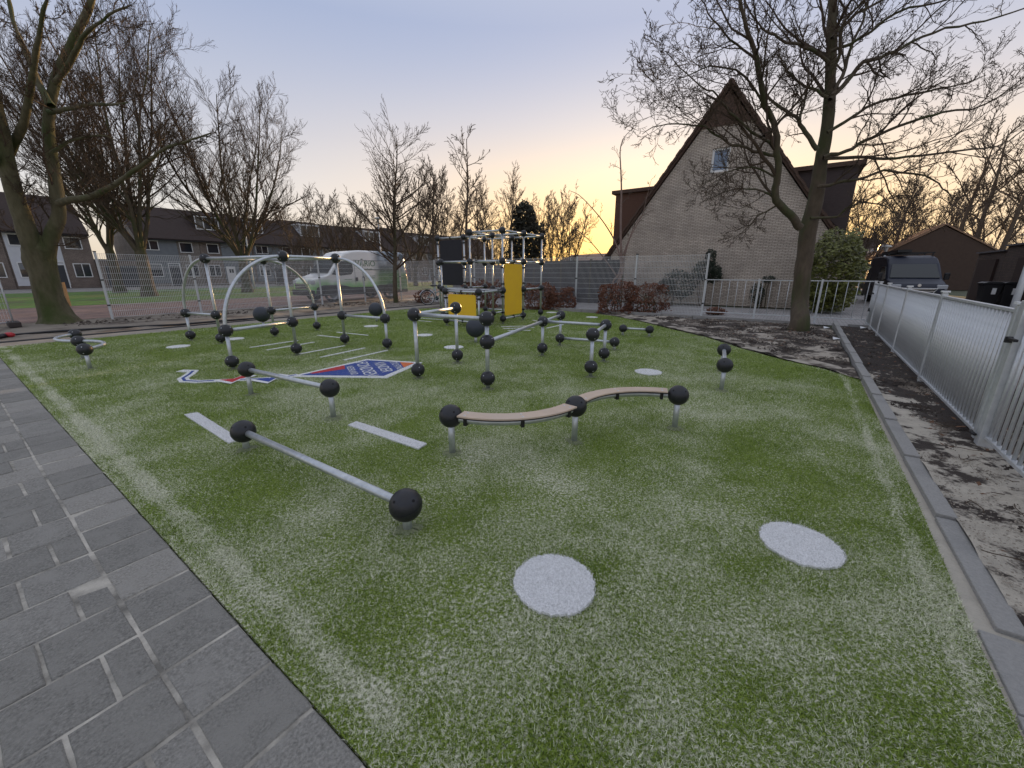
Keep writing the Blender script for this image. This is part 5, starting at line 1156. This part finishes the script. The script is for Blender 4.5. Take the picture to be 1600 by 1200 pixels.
bush('beech_hedge', 'copper beech clump seen through the climbing tower', at_px(762, 17.6), [((-.3,0,.55),(.75,.35,.52),1)], M['leafred'], 2600, .045, 'hedge', HG, 0, 8, True, 10)
bush('beech_tuft', 'small tuft of copper leaves at the foot of the mesh fence post', at_px(1118, 14.6), [((0,0,.14),(.36,.16,.14),1)], M['leafred'], 420, .05, 'hedge', HG, 0, 4, False, 11)
bush('beech_sapling', 'small reddish sapling between slender tree and climbing tower', at_px(662, 20.5), [((0,0,.3),(.5,.25,.3),1)], M['leafred'], 420, .05, 'hedge', None, 0, 4, False, 12)
bush('garden_hedge', 'dark garden hedge below the lamp behind the round bush', at_px(1350, 28), [((0,0,.9),(1.2,1.0,.95),1)], M['darkgreen'], 1500, .12, 'hedge', None, 0, 4, True, 13)
# brown undergrowth of bare shrubs in front of the far terrace and under the far trees
def shrub_mass(label, x0, x1, Y, h, n, seed):
    mb = MB(); r = random.Random(seed); t = Tree(seed); t.rmin = .012
    for i in range(n):
        p = at_px(r.uniform(x0, x1), Y+r.uniform(-3,3)); pts = t.path(p, (r.gauss(0,.35), r.gauss(0,.35), 1), h*r.uniform(.6,1.1), 5, .12, .02); t.tube(t.C, pts, .03, .012, 3); t.spawn(pts, h, .03, .012, 0, [dict(n=7, ratio=.4, ang=.6, wig=.15, up=.02, k=3, t0=.2), dict(n=4, ratio=.5, ang=.6, wig=.15, up=0, k=2)])
    o = t.C.build('bare_undergrowth', M['twigfar'], kind='stuff'); o['label'] = label; return o
shrub_mass('brown bare undergrowth between the van and the climbing tower', 640, 800, 50, 5.2, 80, 5)
shrub_mass('brown bare undergrowth above the van', 430, 640, 48, 4.8, 70, 6)
shrub_mass('brown bare undergrowth at the low roofs in the glow', 845, 905, 46, 4.0, 26, 7)
shrub_mass('brown bare undergrowth behind the ribbed roof', 1330, 1700, 62, 7.5, 110, 8)

# ------------------------------------------------------------------ buildings on the right and in the glow
rb = thing('ribbed_roof_house', 'low house with stepped ribbed roof catching the last sun behind the dark blue van', 'house', W(50, 5.6), ROT_U-R(90))
M['roofrib'] = mat('orange_brown_tiles', (.22,.125,.075), .55, 0, (.30,.18,.11), 3, .5, .3, 20)
for k, (y0, y1, rz_, e_) in enumerate(((0,8,5.3,2.9),(8.1,16,5.0,2.9),(16.1,26,4.6,2.8))):
    mb = MB(); mb.prism([(0,0),(7.5,0),(7.5,e_),(3.75,rz_-.1),(0,e_)], y0, y1, (Vector((1,0,0)), Vector((0,0,1)), Vector((0,1,0)))); mb.build('wall', M['bricky'] if k else mat('dark_brick_gable', (.07,.045,.035), .9, 0, (.09,.06,.045), 4), rb)
    for s_ in (-1, 1):
        x0 = 3.75+s_*4.2; d = Vector((3.75-x0, 0, rz_-e_+.3)); Ln = d.length; d.normalize(); n_ = Vector((-d.z,0,d.x)); n_ = n_ if n_.z > 0 else -n_
        mb = MB(); mb.prism([(0,0),(Ln,0),(Ln,y1-y0),(0,y1-y0)], 0, .1, (d, Vector((0,1,0)), n_), (x0, y0-.1, e_-.3))
        if s_ < 0:
            y = y0
            while y < y1-.1: mb.box(Vector((x0, y+.1, e_-.3))+d*Ln/2+n_*.14, (Ln, .16, .10), (d, Vector((0,1,0)), n_)); y += .62
        mb.build('roof', M['roofrib'], rb)
    mb = MB(); mb.box((.55, (y0+y1)/2, e_+.9), (.5, 1.6, .5)); mb.build('roof_window', M['offwhite'], rb)
gw = thing('garage_row', 'row of flat-roofed brown garages behind the right railing', 'garage', W(17, 7.9), ROT_U)
M['garbrick'] = brickmat('dark_red_brick', (.085,.058,.048), (.115,.078,.062), (.05,.042,.038), (0,2), .22, .07, .01, var=.6)
for x0, x1, hh in ((0,9.5,2.65),(9.5,13.2,2.45)):
    mb = MB(); mb.box(((x0+x1)/2, -3.1, hh/2), (x1-x0-.02, 6, hh)); mb.build('wall', M['garbrick'], gw); mb = MB(); mb.box(((x0+x1)/2, -3.1, hh+.04), (x1-x0+.1, 6.2, .07)); mb.build('roof_edge', M['greyboard'], gw)
for x in (2, 5.2, 10.1): mb = MB(); mb.box((x+1.2, -.06, 1.05), (2.4,.12,2.1)); mb.build('door', mat('brown_garage_door', (.035,.018,.015), .85), gw)
gw.location = W(20, 7.7); gw.rotation_euler = (0,0,ROT_U)
for k, (x, lb) in enumerate(((1537,'dark wheelie bin, left one of the pair by the garage wall'),(1568,'dark wheelie bin with white label, right one of the pair'))):
    t = thing('wheelie_bin', lb, 'bin', at_px(x, 17.8-.3*k), -.5, 'wheelie bins'); mb = MB(); z0, z1 = .06, .98; b0 = len(mb.v)
    for z, a in ((z0,.22),(z1,.29)): mb.v += [Vector((-a,-a,z)), Vector((a,-a,z)), Vector((a,a,z)), Vector((-a,a,z))]
    mb.f += [(0,1,5,4),(1,2,6,5),(2,3,7,6),(3,0,4,7),(3,2,1,0),(4,5,6,7)]; mb.build('body', M['blackp'], t, bevel=.02); mb = MB(); mb.prism([(-.33,0),(.33,0),(.33,.05),(.2,.10),(-.2,.10),(-.33,.05)], -.32, .32, (Vector((1,0,0)), Vector((0,0,1)), Vector((0,-1,0))), (0,0,.99)); mb.build('lid', M['blackp'], t, bevel=.01)
    mb = MB(); mb.box((.05,-.275,.7), (.13,.02,.26)); mb.build('label', M['white'], t)
    for s_ in (-1,1): mb = MB(); mb.tube([(s_*.24,.22,.1),(s_*.30,.22,.1)], .1, 14); mb.build('wheel', M['blackp'], t)
def lamp(label, loc, h, head='mushroom', r=.05, group='street lamps'):
    t = thing('street_lamp', label, 'street lamp', loc, 0, group); mb = MB(); mb.tube([(0,0,-.05),(0,0,1.0),(0,0,h-.35)], [r*1.3,r*1.2,r], 12); mb.build('post', M['paleg'], t, smooth=True)
    mb = MB(); mb.lathe([(.001,-.36),(.09,-.35),(.11,-.1),(.13,-.05)], (0,0,h), 14); mb.build('lamp_glass', M['offwhite'], t, smooth=True); mb = MB(); mb.lathe([(.14,-.06),(.30,-.03),(.29,.01),(.20,.07),(.001,.09)], (0,0,h), 18); mb.build('lamp_cap', M['offwhite'], t, smooth=True); return t
lamp('street lamp on a thick grey post in front of the garages at the right edge', at_px(1577, 12.8), 2.62, r=.07)
lamp('thin street lamp standing left of the dark blue van', at_px(1368, 30), 3.25)
lamp('more distant thin street lamp above the dark garden hedge', at_px(1352, 40), 3.4)
lamp('street lamp rising above the terrace behind the arches', at_px(398, 38), 6.4)
lamp('street lamp partly hidden by the slender street tree', at_px(600, 34), 5.6)
for (x0, x1, Y, h, e, lb) in ((862,962,44,3.3,2.2,'low house with orange-edged roof between woven fence and glow'),):
    a, b = at_px(x0, Y), at_px(x1+30, Y-9); t = thing('low_house', lb, 'house', a, math.atan2((b-a).y, (b-a).x)); L_ = (b-a).length
    mb = MB(); mb.prism([(0,0),(6,0),(6,e),(3,h-.1),(0,e)], 0, L_, (Vector((0,1,0)), Vector((0,0,1)), Vector((1,0,0)))); mb.build('wall', M['rbrick'], t)
    mb = MB(); mb.prism([(-.4,e-.2),(3,h),(6.4,e-.2),(6.4,e-.35),(3,h-.16),(-.4,e-.35)], -.3, L_+.3, (Vector((0,1,0)), Vector((0,0,1)), Vector((1,0,0)))); mb.build('roof', M['roofrib'], t)
    for i in (2.2, 8): mb = MB(); mb.box((i, .9, e+.45), (1.0,.4,.45)); mb.build('roof_window', M['offwhite'], t)
tk = thing('terrace', 'dark block of houses far behind the round bush', 'house', at_px(1330, 60), .4); mb = MB(); mb.box((4,3,2.2), (12,6,4.4)); mb.build('wall', M['rbrick'], tk); mb = MB(); mb.prism([(-.3,4.4),(6.3,4.4),(3,6.6)], -2.2, 10.2, (Vector((0,1,0)), Vector((0,0,1)), Vector((1,0,0)))); mb.build('roof', M['hroof'], tk)
for i in range(4): window(tk, -.8+i*2.6, .4+i*2.6, 2.9, 3.9, -.04, 'white')

# ------------------------------------------------------------------ vehicles
M['tyre'] = mat('tyre', (.015,.015,.016), .85); M['rim'] = mat('grey_rim', (.25,.26,.27), .4, .6); M['vanwhite'] = mat('van_white_paint', (.86,.87,.88), .28, 0, coat=.6); M['navy'] = mat('dark_blue_paint', (.010,.015,.034), .5, 0)
M['red_lens'] = mat('red_lens', (.35,.01,.02), .25); M['lens'] = mat('headlight_lens', (.45,.47,.5), .1); M['vglass'] = mat('van_glass', (.02,.028,.036), .08, 0, spec=.6)
def livery():
    m = bpy.data.materials.new('van_livery'); m.use_nodes = True; t = m.node_tree; l = t.links.new; b = t.nodes['Principled BSDF']; b.inputs['Roughness'].default_value = .28; b.inputs['Coat Weight'].default_value = .6
    c = t.nodes.new('ShaderNodeTexCoord'); s = t.nodes.new('ShaderNodeSeparateXYZ'); l(c.outputs['Object'], s.inputs[0])
    n = t.nodes.new('ShaderNodeTexNoise'); n.inputs['Scale'].default_value = 1.6; n.inputs['Detail'].default_value = 6; l(c.outputs['Object'], n.inputs[0])
    def MR(x, a, b_, c_=0, d=1):
        r = t.nodes.new('ShaderNodeMapRange'); l(x, r.inputs[0]); r.inputs[1].default_value = a; r.inputs[2].default_value = b_; r.inputs[3].default_value = c_; r.inputs[4].default_value = d; return r.outputs[0]
    def MA(op, x, y):
        q = t.nodes.new('ShaderNodeMath'); q.operation = op
        for i, z in ((0,x),(1,y)):
            if hasattr(z, 'links'): l(z, q.inputs[i])
            else: q.inputs[i].default_value = z
        return q.outputs[0]
    def MX(f, a, c_):
        x = t.nodes.new('ShaderNodeMix'); x.data_type = 'RGBA'; l(f, x.inputs[0])
        for i, z in ((6,a),(7,c_)):
            if hasattr(z, 'links'): l(z, x.inputs[i])
            else: x.inputs[i].default_value = tuple(z)+(1,)
        return x.outputs[2]
    zz = MA('ADD', s.outputs[2], MA('MULTIPLY', MA('SUBTRACT', n.outputs[0], .5), .5)); xx = MA('ADD', s.outputs[0], MA('MULTIPLY', MA('SUBTRACT', n.outputs[0], .5), .6))
    low = MR(zz, 1.18, .80)                     # green fading up from the sill
    pic = MR(xx, 3.55, 4.05)                    # landscape print on the rear half
    land = MX(MR(zz, 1.35, 1.75), MX(MR(n.outputs[0], .4, .6), (.05,.16,.05), (.16,.30,.13)), MX(MR(n.outputs[0], .42, .6), (.10,.14,.17), (.42,.50,.58)))
    base = MX(low, (.88,.89,.90), (.24,.56,.17)); l(MX(pic, base, land), b.inputs['Base Color']); return m
def van(label, loc, rz, side_m, body_m, L_=5.9, Wd=2.0, H=2.62, liv=False, rack=False):
    t = thing('van', label, 'van', loc, rz); Y1 = Wd/2     # local x: front (0) to rear (L), y: right (-) to left(+)
    k = H/2.62; fl = .42
    prof = [(.05,.45),(.0,.62),(.02,1.02*k),(.12,1.16*k),(.72,1.32*k),(.95,1.40*k),(1.62,2.18*k),(1.95,2.46*k),(2.35,H-.05),(2.9,H),(L_-.35,H),(L_-.12,H-.10),(L_-.04,1.6*k),(L_,1.2*k),(L_,.5)]
    mb = MB(); segs = ((-1, .86), (-.93, .97), (-.6, 1), (.6, 1), (.93, .97), (1, .86)); n = len(prof)
    rings = []
    for sgn, sc_ in ((-1.0, 0), (-.90, 1), (.90, 1), (1.0, 0)):
        ring = []
        for x, z in prof:
            tap = .93-.07*max(0, (z-1.3)/(H-1.3)) if z > 1.3*k else .98-(.10 if x < .3 else 0)
            y = Y1*tap*(1 if abs(sgn) == 1 else .93)*math.copysign(1, sgn); zz, xx_ = z, x
            if abs(sgn) == 1:
                zz = z-(.07 if z > H-.2 else (.03 if z > .6 else 0)); xx_ = x+(.09 if x < .8 else (.05 if x < 2.4 else (-.05 if x > L_-.5 else 0)))
            ring.append(len(mb.v)); mb.v.append(Vector((xx_, y, zz)))
        rings.append(ring)
    for a, b in zip(rings, rings[1:]):
        for i in range(n-1): mb.f.append((a[i], b[i], b[i+1], a[i+1]))
        mb.f.append((a[n-1], b[n-1], b[0], a[0]))
    mb.f.append(tuple(rings[0])); mb.f.append(tuple(reversed(rings[-1]))); mb.build('body', side_m, t, bevel=.03)
    def yz(z): return Y1*(.93-.07*max(0, (z-1.3)/(H-1.3)))
    # windscreen
    mb = MB(); zt, zb, xt, xb = 2.13*k, 1.43*k, 1.565, .965; n_ = Vector((-(zt-zb), 0, xt-xb)).normalized()*.025
    mb.prism([(0,-.82*Y1),(0,.82*Y1),(1,.74*Y1),(1,-.74*Y1)], 0, .02, (Vector((xt-xb,0,zt-zb)), Vector((0,1,0)), Vector(n_).normalized()), Vector((xb,0,zb))+n_*.3); w_ = mb.build('windscreen', M['vglass'], t)
    for s_ in (-1, 1):
        y = s_*(yz(1.8*k)+.005); mb = MB(); ax = (Vector((1,0,0)), Vector((0,-s_*.055,1)).normalized(), Vector((0,s_,0)))
        mb.prism([(1.12,1.38*k),(1.45,1.80*k),(1.72,2.04*k),(2.28,2.04*k),(2.36,1.95*k),(2.36,1.55*k),(2.22,1.38*k),(1.6,1.32*k)], -.02, .012, ax, (0, s_*(yz(1.3)+.068), 0)); mb.build('side_window', M['vglass'], t)
        mb = MB(); mb.box((1.32, s_*(Y1+.12), 1.52*k), (.12,.18,.30)); mb.build('mirror', M['blackp'], t, bevel=.03)
        mb = MB(); mb.box((.12, s_*(Y1-.28), 1.0*k), (.22,.36,.20)); mb.build('headlight', M['lens'], t, bevel=.04)
        mb = MB(); mb.box((L_-.03, s_*(Y1-.14), 1.25*k), (.08,.12,.75)); mb.build('tail_light', M['red_lens'], t, bevel=.02)
        mb = MB(); mb.prism([(.15,.34),(L_-.05,.34),(L_-.05,.80),(4.0,.80),(3.6,.72),(2.2,.72),(1.6,.86),(.6,.86),(.25,.74)], 0, .035, (Vector((1,0,0)), Vector((0,0,1)), Vector((0,-s_,0)) if s_ < 0 else Vector((0,1,0))), (0, s_*(Y1*.955), 0)); mb.build('sill_cladding', M['blackp'], t)
        for x in (1.05, L_-1.35):
            mb = MB(); mb.lathe([(.36,-.12),(.38,-.06),(.38,.06),(.36,.12),(.22,.125)], (x, s_*(Y1-.12), .37), 24, (Vector((1,0,0)), Vector((0,0,1)), Vector((0,1,0)))); wh = mb.build('wheel', M['tyre'], t, smooth=True)
            mb = MB(); mb.lathe([(.001,.05*s_),(.10,.06*s_),(.13,.02*s_),(.22,.10*s_),(.235,.125*s_)], (x, s_*(Y1-.12), .37), 18, (Vector((1,0,0)), Vector((0,0,1)), Vector((0,1,0)))); mb.build('rim', M['rim'], wh)
            mb = MB(); mb.prism([(x+.46*math.cos(a), .40+.46*math.sin(a)) for a in [math.pi*i/12 for i in range(13)]], 0, .04, (Vector((1,0,0)), Vector((0,0,1)), Vector((0,s_,0))), (0, s_*(Y1*.955+.0), 0)); mb.build('wheel_arch', M['blackp'], t)
        for x in (2.52, 2.95): mb = MB(); mb.box((x, s_*(Y1*.945+.01), 1.12*k), (.14,.04,.20)); mb.build('door_handle', M['blackp'], t, bevel=.03)
        mb = MB(); 
        for x in (2.44, 4.1): mb.box((x, s_*(Y1*.925+.008), 1.45*k), (.012,.012,1.2))
        mb.box(((2.5+L_)/2, s_*(Y1*.93+.01), 1.62*k), (L_-3.2,.012,.03)); mb.box((3.4, s_*(Y1*.895+.006), 2.10*k), (1.9,.012,.02)); mb.build('panel_gap', M['blackp'], t)
    mb = MB(); mb.box((.0,0,.80*k), (.10,1.15,.26)); gr = mb.build('grille', M['blackp'], t, bevel=.02); mb = MB(); mb.box((.03,0,.50), (.22,Wd*.92,.28)); mb.build('bumper', M['blackp'], t, bevel=.05)
    for z in (.72,.80,.88): mb = MB(); mb.box((-.055,0,z*k), (.01,1.05,.018)); mb.build('grille_bar', M['bolt'], gr)
    mb = MB(); mb.tube([(1.02,.1,1.46*k),(1.25,-.45,1.72*k)], .012, 5); mb.tube([(1.02,.75,1.46*k),(1.25,.15,1.74*k)], .012, 5); mb.build('wiper', M['blackp'], w_)
    if rack:
        for x in (2.4, 3.6, 4.8): mb = MB(); mb.box((x,0,H+.12), (.06,Wd*.82,.05)); [mb.box((x, s_*Wd*.38, H+.05), (.06,.05,.14)) for s_ in (-1,1)]; mb.build('roof_rack', M['blackp'], t)
        mb = MB(); mb.box((3.6,.3,H+.2), (3.0,.5,.12)); mb.build('ladder', M['blackp'], t)
        mb = MB(); fr_ = [(-.03,-.60,.93*k),(-.03,.60,.93*k),(-.04,.45,.66*k),(-.04,-.45,.66*k)]; mb.tube([Vector((a-.03,b,c)) for a, b, c in fr_], .022, 6, closed=True); mb.build('grille_trim', M['white'], gr)
        mb = MB(); mb.lathe([(.001,.012),(.06,.012),(.065,0)], (-.02,0,1.08*k), 14, (Vector((0,1,0)), Vector((0,0,1)), Vector((-1,0,0)))); mb.build('badge', M['bolt'], t)
    if liv:
        y = Y1*.93+.014; GT = mat('livery_green_letter', (.06,.20,.10), .4); R_ = lambda x, z, y_=y: Matrix(((1,0,0,x),(0,0,-1,-y_),(0,1,0,z),(0,0,0,1)))
        text_mesh('lettering', 'VARiO', .44, GT, t, R_(3.16, 1.93*k, y-.028), .004); text_mesh('lettering', 'kunstgras & aanleg', .10, GT, t, R_(3.2, 1.66*k, y-.012), .004)
        text_mesh('lettering', 'Duurzame sport-\nen speelvelden', .105, GT, t, R_(3.38, 1.24*k, y-.002), .004); text_mesh('lettering', 'www.vario.nl', .085, GT, t, R_(2.0, 1.13*k, y+.012), .004)
    return t
VL = livery()
# front faces -u; local x runs front to rear along +u, local y = -v, so the side we see is local -y
va = van('large white and green van with printed landscape parked behind the mesh fence', W(10.75, -20.4), ROT_U, VL, M['vanwhite'], liv=True, L_=6.0)
vb = van('dark blue van with roof rack facing the camera behind the railing corner', W(24.9, 4.35), ROT_U+R(4), M['navy'], M['navy'], L_=5.2, Wd=2.05, H=2.26, rack=True)

# ------------------------------------------------------------------ bicycles
def bicycle(label, loc, rz, fm, s=1.0, tilt=0.0):
    t = thing('bicycle', label, 'bicycle', loc, rz); t.rotation_euler = (tilt, 0, rz)
    def circ(x, r, n=28): return [Vector((x+r*math.cos(2*math.pi*i/n), 0, .34+r*math.sin(2*math.pi*i/n))) for i in range(n)]
    for x in (-.52, .52):
        mb = MB(); mb.tube(circ(x, .325), .018, 8, closed=True); wh = mb.build('wheel', M['tyre'], t, smooth=True); mb = MB(); mb.tube(circ(x, .30), .009, 6, closed=True); mb.build('rim', M['bolt'], wh, smooth=True)
        mb = MB(); [mb.tube([(x,0,.34),(x+.3*math.cos(a),0,.34+.3*math.sin(a))], .0015, 3) for a in [2*math.pi*i/20 for i in range(20)]]; mb.build('spokes', M['bolt'], wh, kind='stuff')
        mb = MB(); mb.tube([Vector((x+.36*math.cos(a),0,.34+.36*math.sin(a))) for a in [R(20+12*i) for i in range(13)]], .02, 5); mb.build('mudguard', M['bolt'], wh)
    mb = MB()
    for a, b in (((-.52,0,.34),(-.08,0,.30)),((-.08,0,.30),(-.20,0,.80)),((-.52,0,.34),(-.18,0,.72)),((-.08,0,.30),(.36,0,.78)),((-.14,0,.52),(.37,0,.86)),((.52,0,.34),(.35,0,.95))): mb.tube([a, b], .017, 8)
    mb.build('frame', fm, t, smooth=True); mb = MB(); mb.tube([(.35,0,.95),(.33,0,1.06)], .014, 6); mb.tube([(.12,-.28,1.02),(.28,-.22,1.06),(.34,0,1.06),(.28,.22,1.06),(.12,.28,1.02)], .013, 8); mb.build('handlebar', M['bolt'], t)
    mb = MB(); mb.prism([(-.36,-.09),(-.30,-.10),(-.05,-.02),(-.05,.02),(-.30,.10),(-.36,.09)], .86, .91); mb.build('saddle', M['blackp'], t, bevel=.015); mb = MB(); mb.tube([(-.20,0,.78),(-.21,0,.87)], .013, 6); mb.build('seat_post', M['bolt'], t)
    mb = MB(); mb.lathe([(.001,.03),(.09,.03),(.09,.036),(.001,.036)], (-.08,0,.30), 16, (Vector((1,0,0)), Vector((0,0,1)), Vector((0,1,0)))); mb.tube([(-.08,.05,.30),(-.02,.05,.15)], .01, 5); mb.tube([(-.08,-.05,.30),(-.14,-.05,.45)], .01, 5); mb.build('crank', M['blackp'], t)
    mb = MB(); mb.box((-.55,0,.74), (.40,.14,.012)); mb.tube([(-.72,0,.74),(-.54,0,.36)], .007, 5); mb.build('carrier', M['blackp'], t); return t
bicycle('pale blue bicycle standing between the slender tree and the climbing tower', at_px(686, 19.2), .25, mat('pale_blue_frame', (.25,.36,.38), .4), tilt=.05)
fp = F0+FD*.05+FN*.42
bicycle('black bicycle leaning behind the near end of the bar railing', fp, math.atan2(FD.y, FD.x), M['blackp'], tilt=-.06)
# small rubble in the verge on the left
scatter('verge_rubble', [W(rr.uniform(2,14), rr.uniform(-18.3,-16.6)) for _ in range(500)], .05, M['soilm'], zb=.0)
scatter('dead_leaves', [W(rr.uniform(11,15), rr.uniform(-18.4,-14.6)) for _ in range(260)], .04, M['deadleaf'], True, zb=.03)
print('polys', sum(len(o.data.polygons) for o in S.objects if o.type == 'MESH'))
